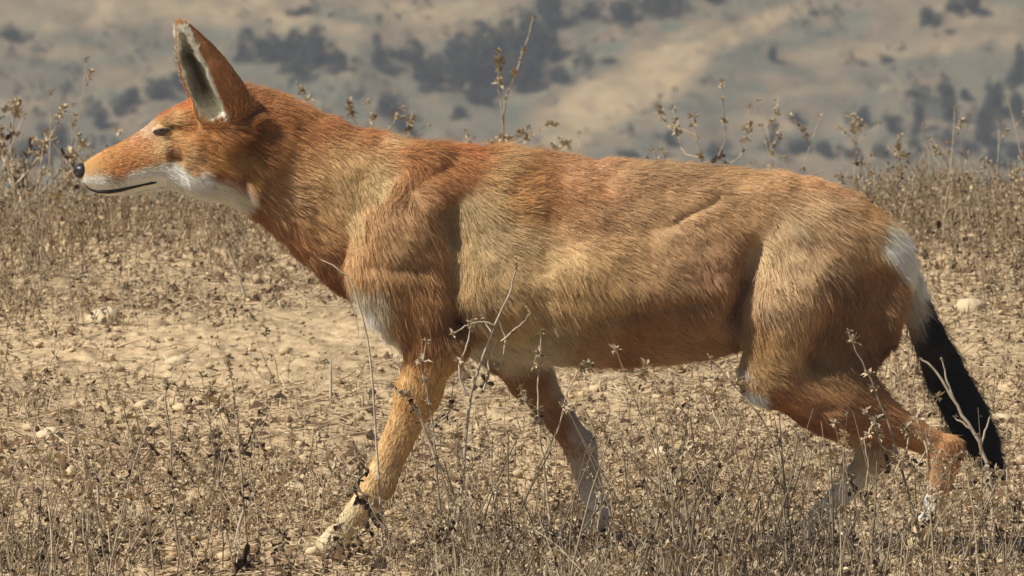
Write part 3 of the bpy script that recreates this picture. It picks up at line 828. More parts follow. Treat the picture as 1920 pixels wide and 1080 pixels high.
# whiskers
wv, wf, off = [], [], 0
for i in range(7):
    p, nn = on_body(200 + 9 * (i % 4) + rng.uniform(-3, 3), 330 + 8 * (i // 4))
    d = np.array([.3 + rng.uniform(-.1, .3), -1, -.5 + rng.uniform(-.3, .2)]); d /= np.linalg.norm(d)
    path = [p + d * .03 * t + np.array([.012, 0, -.010]) * t * t for t in (0, .33, .66, 1)]
    a, b = tube(path, [.0002, .00018, .00012, .00005], 4); wv.append(a); wf.append(b + off); off += len(a)
me = mesh_np('whiskers', np.concatenate(wv), np.concatenate(wf)); wh_ = link('whiskers', me, MOUTH, wolf); wh_['kind'] = 'stuff'

# ------------------------------------------------------------------ dry plants
M_STEM = mat_dry('dry_stem', (146, 128, 104), (196, 180, 152))
M_PALE = mat_dry('dry_bracts', (150, 132, 104), (200, 182, 150), scale=160)
M_DARK = mat_dry('withered_leaf', (58, 44, 34), (104, 84, 62), scale=160)
M_BARE = mat_dry('bleached_stem', (170, 154, 130), (206, 192, 168))
M_STRAW = mat_dry('straw', (150, 124, 84), (206, 180, 132), scale=40)

def join(parts):
    VV, FF, o = [], [], 0
    for v, f in parts:
        VV.append(v); FF.append(np.asarray(f) + o); o += len(v)
    return np.concatenate(VV), np.concatenate(FF)

def rot_rand(R): 
    q = R.normal(0, 1, 4); q /= np.linalg.norm(q); a, b, c, d = q
    return np.array([[1 - 2 * (c * c + d * d), 2 * (b * c - a * d), 2 * (b * d + a * c)], [2 * (b * c + a * d), 1 - 2 * (b * b + d * d), 2 * (c * d - a * b)], [2 * (b * d - a * c), 2 * (c * d + a * b), 1 - 2 * (b * b + c * c)]])

def whorl(R, n, size):
    """ring of pointed dry bracts round a node, open to the top"""
    VV, FF = [], []
    for i in range(n):
        a = R.uniform(0, 6.283); el = R.uniform(-.3, 1.1); L = size * R.uniform(.6, 1.2); wd = L * R.uniform(.16, .3)
        d = np.array([math.cos(a) * math.cos(el), math.sin(a) * math.cos(el), math.sin(el)])
        s = np.cross(d, [0, 0, 1.]); s /= np.linalg.norm(s); nrm = np.cross(s, d)
        b = d * size * .08
        k = len(VV)
        VV += [b, b + d * L * .5 + s * wd + nrm * wd * .6, b + d * L + nrm * R.uniform(-.5, .5) * wd * 2, b + d * L * .5 - s * wd + nrm * wd * .6, b + d * L * .55 - nrm * wd * .3]
        FF += [(k, k + 1, k + 4), (k + 1, k + 2, k + 4), (k + 2, k + 3, k + 4), (k + 3, k, k + 4)]
    return np.array(VV), np.array(FF)

def crumple(R, size):
    """a curled withered leaf"""
    n, m = 5, 4; VV = []
    ax = rot_rand(R); cu = R.uniform(1.2, 3.0)
    for i in range(n):
        t = i / (n - 1); wd = math.sin(math.pi * (.08 + .87 * t)) * .38
        for j in range(m):
            u_ = (j / (m - 1) * 2 - 1)
            an = t * cu
            VV.append([math.sin(an) / cu, u_ * wd * (1 - .3 * abs(u_)), (1 - math.cos(an)) / cu + abs(u_) * wd * .8 + R.normal(0, .035)])
    FF = [(i * m + j, (i + 1) * m + j, (i + 1) * m + j + 1, i * m + j + 1) for i in range(n - 1) for j in range(m - 1)]
    VV = np.array(VV) * size @ ax.T; VV -= VV[1]
    return VV, np.array([(a, b, c) for q in FF for (a, b, c) in ((q[0], q[1], q[2]), (q[0], q[2], q[3]))])

R0 = np.random.default_rng(11)
HEADS = [mesh_np('seed_head', *whorl(R0, R0.integers(9, 16), 1.0)) for _ in range(6)]
for me in HEADS: me.materials.append(M_PALE)
LEAVES = [mesh_np('withered_leaf', *join([crumple(R0, R0.uniform(.7, 1.1)) for _ in range(R0.integers(1, 4))])) for _ in range(7)]
for me in LEAVES: me.materials.append(M_DARK)

def wander(R, p0, d, L, n=8, bend=.25, up=.12):
    d = np.array(d, float); d /= np.linalg.norm(d); P = [np.array(p0, float)]
    k = R.normal(0, bend, 3)
    for i in range(n):
        d = d + k / n + R.normal(0, bend * .35, 3) / math.sqrt(n) + np.array([0, 0, up / n]); d /= np.linalg.norm(d)
        P.append(P[-1] + d * L / n)
    return np.array(P)

def child(name, data, parent, loc, R, size, up=None):
    o = bpy.data.objects.new(name, data); COL.objects.link(o); o.parent = parent
    o.location = loc; o.rotation_euler = (R.uniform(-.5, .5), R.uniform(-.5, .5), R.uniform(0, 6.283)); o.scale = (size,) * 3
    return o

def make_plant(name, seed, paths, radii, heads, leaves, hs=.008, ls=.012, stem_mat=None, twig_n=0, sub=None):
    """paths: list of polylines in plant space, the first is the stem"""
    R = np.random.default_rng(seed)
    root = bpy.data.objects.new(name, None); COL.objects.link(root); root.empty_display_size = .02
    sm = stem_mat or M_STEM
    for i, P in enumerate(paths):
        r0 = radii[i] if i < len(radii) else radii[-1]
        rr = np.linspace(1, .45, len(P)) * r0
        me = mesh_np('stem' if i == 0 else 'branch', *tube(P, rr, 5)); smooth(me)
        link('stem' if i == 0 else 'branch', me, sm, root)
    for i in range(heads):
        P = paths[R.integers(0, len(paths))]; t = R.uniform(.35, 1) ** .7 * (len(P) - 1); j = min(int(t), len(P) - 2)
        if i < len(paths): P = paths[i]; j = len(P) - 2; t = j + 1
        loc = P[j] + (P[j + 1] - P[j]) * (t - j)
        child('seed_head', HEADS[R.integers(0, len(HEADS))], root, loc, R, hs * R.uniform(.6, 1.25))
    for i in range(leaves):
        P = paths[R.integers(0, len(paths))]; t = R.uniform(.05, .75) * (len(P) - 1); j = min(int(t), len(P) - 2)
        loc = P[j] + (P[j + 1] - P[j]) * (t - j)
        child('withered_leaf', LEAVES[R.integers(0, len(LEAVES))], root, loc, R, ls * R.uniform(.6, 1.3))
    return root

def auto_paths(R, H, nb, spread=.6, lean=(0, 0), bend=.3):
    st = wander(R, (0, 0, -.01), (lean[0], lean[1], 1), H, 9, bend)
    ps = [st]
    for i in range(nb):
        j = R.integers(1, 8); a = R.uniform(0, 6.283)
        d = np.array([math.cos(a) * spread, math.sin(a) * spread, R.uniform(.5, 1.1)])
        ps.append(wander(R, st[j], d, H * R.uniform(.2, .5) * (1 - j / 14), 5, bend * 1.3))
    return ps

def copy_plant(src, loc, rz, sc, name=None):
    r = src.copy(); COL.objects.link(r); r.location = loc; r.rotation_euler = (0, 0, rz); r.scale = (sc, sc, sc)
    for ch in src.children:
        c = ch.copy(); COL.objects.link(c); c.parent = r
    return r

def gz(x, y): return float(ground_h(np.array([x]), np.array([y]))[0])

# prototypes, each used for a kind of its own
KINDS = [  # (height, branches, heads, leaves, spread, stem radius, bend, words)
    (.20, 5, 12, 3, .7, .0010, .3, 'grey branching weed'), (.26, 3, 10, 1, .4, .0011, .25, 'tall thin weed'), (.15, 7, 9, 6, .9, .0010, .4, 'low bushy weed'),
    (.22, 2, 9, 4, .3, .0012, .2, 'straight weed stalk'), (.13, 6, 5, 8, 1.0, .0010, .5, 'dark leaved low weed'), (.18, 4, 14, 2, .6, .0009, .35, 'seedy weed'),
    (.24, 6, 16, 3, .5, .0011, .35, 'many headed weed'), (.10, 5, 3, 7, 1.1, .0009, .6, 'crumpled dark weed'), (.17, 3, 4, 1, .5, .0011, .5, 'nearly bare weed'), (.28, 4, 13, 2, .35, .0012, .3, 'tall seedy weed')]
PROTO = []
for i, (H, nb, hd, lv, sp, r, bd, wd) in enumerate(KINDS):
    R = np.random.default_rng(100 + i)
    PROTO.append(make_plant('dry_weed', 200 + i, auto_paths(R, H, nb, sp, (R.uniform(-.2, .2), 0), bd), [r, r * .7], hd, lv))
used_p = [False] * len(PROTO)

def place(kind, x, y, sc, rz, label, group):
    z = gz(x, y)
    if not used_p[kind]:
        o = PROTO[kind]; used_p[kind] = True
        o.location = (x, y, z); o.rotation_euler = (0, 0, rz); o.scale = (sc,) * 3
    else: o = copy_plant(PROTO[kind], (x, y, z), rz, sc)
    tag(o, label, 'weed', group)
    return o

R = np.random.default_rng(31)
LM = [(140, 'at the left edge'), (330, 'below the muzzle'), (480, 'below the ear'), (600, 'left of the near paw'), (740, 'at the near foreleg'), (900, 'below the elbow'), (1030, 'below the ribs'), (1170, 'at the far foreleg'),
      (1330, 'below the belly'), (1470, 'below the white knee'), (1600, 'at the far hind paw'), (1730, 'between the hind legs'), (1840, 'at the near hock'), (9999, 'right of the tail')]
LB = [(140, 'at the left edge'), (330, 'left of the throat'), (560, 'below the throat'), (760, 'left of the foreleg'), (1060, 'between the forelegs'), (1400, 'seen under the belly'), (1760, 'between hind leg and tail'), (9999, 'right of the tail')]
LC = [(80, 'at the left edge'), (330, 'behind the muzzle'), (620, 'behind the neck'), (900, 'behind the withers'), (1100, 'behind the ribs'), (1350, 'behind the loins'), (1600, 'behind the croup'), (1760, 'just behind the rump'), (9999, 'at the right edge')]
def zone(x, y):
    px, _ = to_px(np.array([[x, y, 0.]])); px = px[0]
    tab, pre = (LM, 'nearest row' if y < -.42 else 'before the paws') if y < -.08 else (LB, 'just behind the legs') if y < 1.2 else (LB, 'on farther soil') if y < 3.2 else (LC, 'on the crest')
    return next(w_ for a, w_ in tab if px < a) + ', ' + pre

def scatter(n, yr, pxr, scr, kinds, avoid=None):
    k = 0; tries = 0
    while k < n and tries < n * 20:
        tries += 1
        y = R.uniform(*yr); px = R.uniform(*pxr)
        x = float(pt(px, 540, y)[0])
        kd = int(R.choice(kinds)); sc = R.uniform(*scr)
        if -1 < y < -.1 and kd not in (2, 4, 7) and 600 < px < 860 and sc > .45: sc = .45
        if avoid and any(abs(px - a) < w_ for a, w_ in avoid): continue
        zn = zone(x, y)
        place(kd, x, y, sc, R.uniform(0, 6.283), 'dry ' + KINDS[kd][7] + ' ' + zn, 'dry weeds ' + zn.split(', ')[1])
        k += 1
# foreground belt
scatter(34, (-.95, -.42), (-40, 1960), (.75, 1.15), [0, 1, 2, 3, 5, 6, 8, 9])
scatter(60, (-.42, -.13), (-20, 1940), (.45, .9), [0, 2, 4, 5, 7, 8, 6])
scatter(12, (-.75, -.14), (880, 1250), (.6, 1.0), [0, 5, 6, 8, 9])
scatter(14, (-.75, -.14), (1250, 1850), (.6, .9), [0, 2, 5, 6, 8])
scatter(10, (-.6, -.2), (180, 480), (.8, 1.2), [3, 6, 5, 4])
# among and behind the legs
scatter(40, (.12, 1.2), (-60, 1980), (.4, .8), [2, 4, 7, 5, 8])
scatter(30, (1.2, 4.0), (-60, 1980), (.4, .8), [2, 4, 7, 5])
# crest
scatter(24, (3.6, 5.4), (-80, 210), (.7, 1.25), [0, 2, 5, 6, 9, 4])
scatter(10, (3.6, 5.4), (210, 620), (.35, .6), [0, 2, 5, 7])
scatter(20, (3.8, 5.6), (640, 1500), (.6, .95), [0, 1, 5, 6])
scatter(24, (3.2, 5.4), (1560, 1960), (.6, 1.0), [0, 2, 5, 6, 9])

scatter(30, (2.4, 4.2), (-60, 560), (.35, .65), [2, 4, 7, 5, 0])
scatter(22, (2.2, 4.6), (1680, 1960), (.45, .85), [2, 4, 7, 5, 0, 6])
scatter(16, (-.5, -.14), (600, 1300), (.5, .8), [2, 4, 7, 8])
# --- plants one can single out, drawn where they stand
def traced(name, label, y, base, lines, rad, seed, heads, leaves, hs, ls, mat=None, cat='weed', group=None, depth=.02):
    """lines: polylines in photograph places, turned into points at depth y with a little depth of their own; base is the foot"""
    Rr = np.random.default_rng(seed)
    b = pt(base[0], base[1], y); b[2] = gz(b[0], y) - .005
    ps = []
    for li, ln in enumerate(lines):
        P = []
        dy = 0 if li == 0 else Rr.uniform(-depth, depth)
        for i, (px, py) in enumerate(ln):
            q = pt(px, py, y) ; q[1] += dy * i / max(len(ln) - 1, 1) + (0 if li == 0 else 0)
            P.append(q - b)
        if li == 0: P = [np.zeros(3)] + P
        P = np.array(P)
        # resample smoothly
        n = max(6, len(P) * 3); t = np.linspace(0, len(P) - 1, n); idx = np.arange(len(P))
        Q = np.stack([np.interp(t, idx, P[:, c]) for c in range(3)], 1)
        Q[1:-1] = Q[1:-1] * .5 + (Q[:-2] + Q[2:]) * .25
        Q[1:] += Rr.normal(0, .0006, (n - 1, 3))
        ps.append(Q)
    o = make_plant(name, seed, ps, rad, heads, leaves, hs, ls, mat)
    o.location = b; tag(o, label, cat, group)
    return o

traced('dry_weed', 'pale forked stalk with curling twigs rising in front of the elbow', -.17, (850, 1060),
       [[(868, 900), (880, 740), (905, 670), (932, 600), (958, 548), (968, 500)], [(880, 742), (862, 715), (862, 680), (878, 640), (884, 605)], [(905, 735), (918, 700), (915, 670), (930, 640)], [(932, 610), (900, 600), (868, 612), (850, 625)],
        [(935, 600), (948, 632), (946, 660), (930, 690)], [(940, 640), (975, 610), (994, 588)], [(925, 630), (905, 598)]], [.0023, .0017, .0016, .0013], 401, 10, 3, .008, .013, M_BARE)
traced('dry_weed', 'seedy stalk leaning across the inner thigh and hock', -.16, (1735, 1060),
       [[(1722, 990), (1690, 880), (1662, 780), (1628, 700), (1605, 660), (1592, 625)], [(1690, 880), (1705, 820), (1700, 800)], [(1660, 775), (1640, 790), (1620, 770)], [(1700, 900), (1735, 850), (1745, 835)], [(1680, 850), (1655, 840), (1640, 800)]],
       [.0019, .0013], 402, 16, 5, .009, .013)
traced('dry_weed', 'thick pale twig slanting across the black tail', -.05, (1860, 1060),
       [[(1864, 960), (1852, 870), (1826, 810), (1790, 755), (1760, 700), (1727, 674)], [(1790, 752), (1775, 715), (1768, 676)], [(1826, 808), (1800, 790), (1790, 783)], [(1838, 840), (1852, 800), (1856, 784)]], [.0030, .0019, .0017], 403, 3, 2, .006, .010, M_BARE)
traced('dry_weed', 'slim dark twig touching the white knee', -.14, (1500, 1050),
       [[(1470, 900), (1440, 800), (1400, 750), (1365, 710), (1330, 670)]], [.0015], 404, 2, 3, .007, .012)
traced('dry_weed', 'pale bent twig beside the breast under the neck', -.12, (720, 1050),
       [[(705, 800), (690, 640), (662, 530), (640, 505), (600, 486)]], [.0016], 405, 2, 0, .004, .010, M_BARE)
traced('dry_weed', 'weed with clustered dark leaves across the near wrist', -.14, (748, 1045),
       [[(720, 985), (690, 940), (668, 905), (650, 870)], [(690, 940), (665, 925), (640, 905), (625, 880)], [(700, 960), (690, 1000), (665, 1010)], [(668, 905), (688, 880), (680, 862)]], [.0020, .0014], 406, 4, 16, .009, .017)
traced('dry_weed', 'thin dark stem left of the near foreleg with two leaf clusters', -.22, (345, 1075),
       [[(325, 960), (322, 880), (318, 800), (308, 745), (318, 720)], [(318, 860), (290, 845), (268, 820), (255, 770)], [(322, 880), (345, 830), (350, 800)]], [.0017, .0013], 407, 8, 12, .008, .012)
traced('dry_weed', 'upright seedy stem standing alone between head and forelegs', -.20, (470, 1075),
       [[(460, 980), (452, 900), (446, 800), (438, 720), (425, 680)], [(450, 850), (475, 820), (480, 790)], [(446, 800), (425, 780), (418, 745)]], [.0016, .0012], 408, 9, 9, .008, .014)
traced('dry_weed', 'dark leaf cluster on a short stem at the bottom edge left of the paw', -.24, (470, 1090),
       [[(462, 1070), (450, 1040), (440, 1020)], [(462, 1060), (485, 1040), (490, 1020)]], [.0018], 409, 2, 12, .008, .019)
traced('dry_weed', 'dark withered clump at the bottom left corner', -.24, (95, 1090),
       [[(90, 1070), (85, 1045), (75, 1030)], [(92, 1070), (110, 1050), (120, 1035)]], [.0018], 410, 2, 12, .008, .018)
traced('dry_weed', 'dark headed stem standing in the gap between fore and hind legs', -.2, (1345, 1075),
       [[(1340, 1000), (1332, 940), (1328, 890), (1318, 840)], [(1338, 960), (1362, 925), (1375, 905)], [(1334, 930), (1310, 905), (1300, 880)]], [.0016, .0012], 411, 6, 14, .008, .014)
traced('dry_weed', 'short seedy stem in front of the far foreleg', -.18, (1040, 1060),
       [[(1030, 960), (1018, 860), (1008, 760), (1010, 690), (1016, 625)], [(1018, 860), (1050, 800), (1062, 730), (1100, 690)], [(1012, 790), (985, 760), (975, 730)]], [.0017, .0013], 412, 20, 5, .009, .012)
traced('dry_weed', 'leafy stem hanging over the near foreleg above the wrist', -.17, (830, 1060),
       [[(826, 960), (818, 880), (812, 800), (802, 740), (790, 690), (800, 640)], [(815, 860), (790, 790), (765, 745), (745, 735)], [(812, 800), (845, 770), (850, 720)]], [.0017, .0013], 413, 14, 12, .008, .013)
traced('dry_weed', 'leaning dark twig running down right from the near paw', -.15, (770, 1050),
       [[(748, 1030), (720, 990), (700, 960), (690, 935)]], [.0022], 414, 0, 4, .008, .012)
traced('dry_weed', 'seedy stem reaching the lower hind leg between the paws', -.17, (1640, 1060),
       [[(1632, 1000), (1622, 930), (1630, 870), (1618, 830), (1640, 790)], [(1625, 950), (1590, 900), (1560, 850)], [(1622, 930), (1660, 880), (1680, 860)], [(1630, 980), (1600, 960), (1575, 955)]], [.0017, .0013], 415, 18, 10, .009, .013)
# beyond the back
traced('dry_weed', 'tall seed spike standing up behind the back, highest of the weeds', 4.6, (945, 430),
       [[(944, 330), (942, 270), (944, 215), (950, 180), (968, 140), (980, 100), (994, 60), (998, 35)], [(944, 240), (936, 180), (935, 130), (936, 95)], [(945, 270), (970, 262), (990, 250)], [(942, 280), (925, 268)]], [.0022, .0013], 416, 30, 3, .010, .011, depth=.1)
traced('dry_weed', 'branching weed with dark leaves behind the middle of the back', 4.7, (1340, 430),
       [[(1335, 380), (1322, 320), (1312, 290), (1305, 255), (1300, 220)], [(1322, 320), (1350, 290), (1362, 250), (1356, 200), (1354, 150)], [(1322, 320), (1390, 300), (1402, 250), (1404, 200)], [(1312, 295), (1280, 290), (1270, 250), (1262, 210)], [(1305, 255), (1240, 225), (1236, 205)]],
       [.0020, .0013], 417, 28, 8, .010, .014, depth=.12)
traced('dry_weed', 'spreading weed with drooping twigs behind the rump', 4.0, (1790, 520),
       [[(1788, 480), (1780, 430), (1770, 380), (1745, 350), (1715, 335)], [(1780, 440), (1820, 430), (1850, 450), (1868, 500)], [(1780, 430), (1740, 430), (1725, 450)], [(1775, 400), (1820, 370), (1830, 350)]], [.0022, .0014], 418, 26, 6, .010, .013, depth=.15)
traced('dry_weed', 'dense brown weed cut by the left edge beside the muzzle', 4.6, (30, 470),
       [[(30, 420), (25, 340), (20, 280), (25, 220), (35, 190)], [(26, 350), (70, 300), (90, 260)], [(26, 360), (0, 300), (-10, 250)], [(30, 400), (90, 350), (130, 300), (145, 260)], [(30, 380), (50, 300), (55, 270)]], [.0026, .0017], 419, 34, 22, .011, .018, depth=.15)
traced('dry_weed', 'grey seedy stem rising behind the withers', 4.8, (915, 400),
       [[(912, 330), (915, 280), (925, 255), (955, 262), (985, 262)], [(915, 290), (960, 285), (1010, 240), (1040, 225)], [(914, 300), (1020, 290), (1070, 260)]], [.0018, .0012], 420, 24, 2, .009, .011, depth=.12)
traced('dry_weed', 'fine seedy weed behind the neck in front of dark bushes', 4.8, (700, 420),
       [[(700, 340), (695, 260), (700, 220), (690, 190)], [(698, 280), (660, 220), (655, 190)], [(698, 270), (735, 240), (745, 215)], [(698, 290), (600, 215), (575, 180), (560, 150)]], [.0016, .0011], 421, 26, 2, .009, .010, depth=.12)

# dark withered clumps that punctuate the foreground
for i, (px, y, sc) in enumerate([(60, -.3, .9), (170, -.2, .7), (250, -.35, .8), (545, -.3, .8), (800, -.35, .8), (905, -.25, .8), (985, -.2, .8), (1105, -.3, .9), (1210, -.22, .8), (1470, -.3, .9), (1560, -.2, .8), (1790, -.28, .8), (1890, -.22, .9)]):
    xx = float(pt(px, 540, y)[0])
    place(7 if i % 2 else 4, xx, y, sc, i * 1.7, 'dark withered leafy clump ' + zone(xx, y), 'dark withered clumps in the foreground')

# --- bleached upright splinters
def splinter(x, y, h, lean, label):
    b = np.array([x, y, gz(x, y) - .004])
    P = np.array([[0, 0, 0], [lean * .4 * h, 0, h * .5], [lean * h, .002, h]])
    me = mesh_np('dry_stalk', *tube(P, [.0022, .0020, .0012], 6)); smooth(me)
    o = link('dry_stalk', me, M_BARE); o.location = b; tag(o, label, 'stalk', 'bleached bare stalks')
for (px, py, y, h, ln, lb) in [(440, 960, .05, .055, .25, 'short bleached stalk leaning right, left of the near paw'), (190, 970, -.1, .09, -.05, 'upright bleached stalk low on the left side'),
                               (620, 660, 1.9, .06, 0, 'small bleached stalk standing free left of the breast'), (460, 460, 3.6, .075, -.35, 'pale leaning stalk on the soil under the throat')]:
    d = ray(px, py); x = float(pt(px, py, y)[0]); splinter(x, y, h, ln, lb)

# ------------------------------------------------------------------ stones
def stone_mesh(R, nm='stone'):
    sh = R.normal(0, 1, (5, 3))
    def fn(p): return 1 + .16 * math.sin(p @ sh[0] * 2) + .12 * math.sin(p @ sh[1] * 3) + .08 * math.sin(p @ sh[2] * 5)
    return uvball(1, .8, .5, 12, 8, fn)
M_STONE = mat_plain('pale_stone', (*srgb((196, 176, 142)),), .9, .1, .6, 120)
for i, (px, y, s, lb) in enumerate([(192, 3.1, .030, 'pale rounded stone lying on bare soil below the muzzle'), (560, .8, .018, 'small tan stone left of the forelegs'), (590, -.05, .014, 'flat pebble close to the near paw'),
                                    (1330, .5, .016, 'small stone under the belly between the leg pairs'), (1880, 1.6, .024, 'pale stone right of the tail'), (1250, 1.2, .02, 'tan stone on soil seen below the belly'),
                                    (90, 1.4, .02, 'grey tan stone near the left edge'), (330, 2.4, .022, 'flat stone in the middle of the left soil'), (1820, 3.2, .03, 'pale stone beyond the rump'), (1440, -.1, .012, 'pebble in front of the far hind paw')]):
    x = float(pt(px, 540, y)[0]); Rr = np.random.default_rng(900 + i)
    VV, FF = stone_mesh(Rr); me = mesh_np('stone', VV * s, FF); smooth(me); o = link('stone', me, M_STONE)
    o.location = (x, y, gz(x, y) + s * .15); o.rotation_euler = (0, 0, Rr.uniform(0, 6)); tag(o, lb, 'stone', 'stones on the soil')

# ------------------------------------------------------------------ litter: uncountable
def rnd_ground(n, R, y0=-.6, y1=6.2):
    # even over the ground in view
    y = y0 + (y1 - y0) * R.random(n) ** 1.15
    half = (y + 12) * .056 + .08
    x = R.uniform(-1, 1, n) * half
    return x, y
def clumpy(x, y, f=2.2): return fbm(x * f, y * f * .6, x * 0 + 9, 2)

def litter(n, seed, mkV, F1, name, label, colA, colB, mat, thr=-1):
    R = np.random.default_rng(seed)
    x, y = rnd_ground(n, R); m = clumpy(x, y) + R.normal(0, .15, n) > thr; x, y = x[m], y[m]; n = len(x)
    z = ground_h(x, y)
    V1 = mkV(R, n)                                  # n, k, 3
    VV = V1 + np.stack([x, y, z], 1)[:, None, :]
    k = V1.shape[1]
    FF = (F1[None] + (np.arange(n) * k)[:, None, None]).reshape(-1, F1.shape[1])
    me = mesh_np(name, VV.reshape(-1, 3), FF)
    t = R.random((n, 1)); C = srgb(colA) * (1 - t) + srgb(colB) * t
    set_col(me, np.repeat(C, k, 0))
    o = link(name, me, mat); tag(o, label, kind='stuff'); return o
M_LIT = mat_attr('litter', .9, .1)
def mk_straw(R, n):
    L = R.uniform(.012, .055, n) * R.uniform(.5, 1.2, n); a = R.uniform(0, math.pi, n); el = R.normal(.05, .18, n); r = R.uniform(.0006, .0013, n)
    d = np.stack([np.cos(a) * np.cos(el), np.sin(a) * np.cos(el), np.sin(el)], 1)
    s = np.stack([-np.sin(a), np.cos(a), 0 * a], 1); bow = R.normal(0, .12, n) * L
    out = []
    for t in (-.5, 0, .5):
        c = d * (L * t)[:, None] + s * (bow * (1 - 4 * t * t))[:, None] + np.array([0, 0, 1.]) * (.0015 + np.abs(np.sin(el)) * L * .5)[:, None]
        for an in (0, 2.09, 4.19): out.append(c + (s * math.cos(an) + np.array([0, 0, math.sin(an)])) * r[:, None])
    return np.stack(out, 1)
F_straw = np.array([(j * 3 + i, j * 3 + (i + 1) % 3, (j + 1) * 3 + (i + 1) % 3, (j + 1) * 3 + i) for j in range(2) for i in range(3)])
litter(22000, 51, mk_straw, F_straw, 'straw_litter', 'pale broken straw strewn over the soil', (140, 118, 90), (210, 188, 152), M_LIT, -.3)
def mk_clod(R, n):
    base = np.array([(1, 0, 0), (0, 1, 0), (-1, 0, 0), (0, -1, 0), (0, 0, 1), (0, 0, -1), (.6, .6, .5), (-.6, .6, .5), (-.6, -.6, .5), (.6, -.6, .5)], float)
    s = (R.gamma(1.6, .0014, n) + .0012); j = 1 + R.uniform(-.35, .35, (n, 10, 1)); a = R.uniform(0, 6.283, n); c, sn = np.cos(a), np.sin(a)
    B = base[None] * j * s[:, None, None]; B[..., 2] *= .7
    X = B[..., 0] * c[:, None] - B[..., 1] * sn[:, None]; Y = B[..., 0] * sn[:, None] + B[..., 1] * c[:, None]
    return np.stack([X, Y, B[..., 2] + s[:, None] * .3], -1)
F_clod = np.array([(0, 1, 6), (1, 2, 7), (2, 3, 8), (3, 0, 9), (0, 6, 9), (1, 7, 6), (2, 8, 7), (3, 9, 8), (6, 4, 9), (6, 7, 4), (7, 8, 4), (8, 9, 4), (1, 0, 5), (2, 1, 5), (3, 2, 5), (0, 3, 5)])
litter(9000, 52, mk_clod, F_clod, 'soil_clods', 'crumbs and clods of tan soil', (164, 144, 112), (202, 177, 138), M_LIT, -.6)
def mk_flake(R, n):
    s = R.gamma(2.2, .0022, n) + .0025; a = R.uniform(0, 6.283, n)
    base = np.array([(-1, 0, .1), (0, -.5, .5), (1, 0, .05), (0, .5, .3), (.1, 0, .9)], float)[None] * (1 + R.uniform(-.4, .4, (n, 5, 1))) * s[:, None, None]
    c, sn = np.cos(a)[:, None], np.sin(a)[:, None]
    return np.stack([base[..., 0] * c - base[..., 1] * sn, base[..., 0] * sn + base[..., 1] * c, base[..., 2] + .001], -1)
F_flake = np.array([(0, 1, 4), (1, 2, 4), (2, 3, 4), (3, 0, 4)])
litter(8000, 53, mk_flake, F_flake, 'leaf_litter', 'small brown leaf fragments scattered on the soil', (58, 44, 34), (126, 100, 72), M_LIT, -.12)
def mk_grass(R, n):
    L = R.uniform(.008, .030, n); a = R.uniform(0, 6.283, n); ln = R.uniform(.1, .9, n); wd = R.uniform(.0005, .0011, n)
    d = np.stack([np.cos(a) * ln, np.sin(a) * ln, 1 + 0 * a], 1); d /= np.linalg.norm(d, axis=1)[:, None]
    s = np.stack([-np.sin(a), np.cos(a), 0 * a], 1) * wd[:, None]; b = np.zeros((n, 3)) - np.array([0, 0, .002])
    m = d * (L * .55)[:, None]; t = d * L[:, None] + np.stack([np.cos(a), np.sin(a), -.5 + 0 * a], 1) * (L * .25 * ln)[:, None]
    return np.stack([b - s, b + s, m + s * .8, m - s * .8, t], 1)
F_grass = np.array([(0, 1, 2), (0, 2, 3), (3, 2, 4)])
litter(20000, 54, mk_grass, F_grass, 'dry_grass', 'short dead grass between the weeds', (140, 122, 96), (190, 170, 136), M_LIT, -.05)

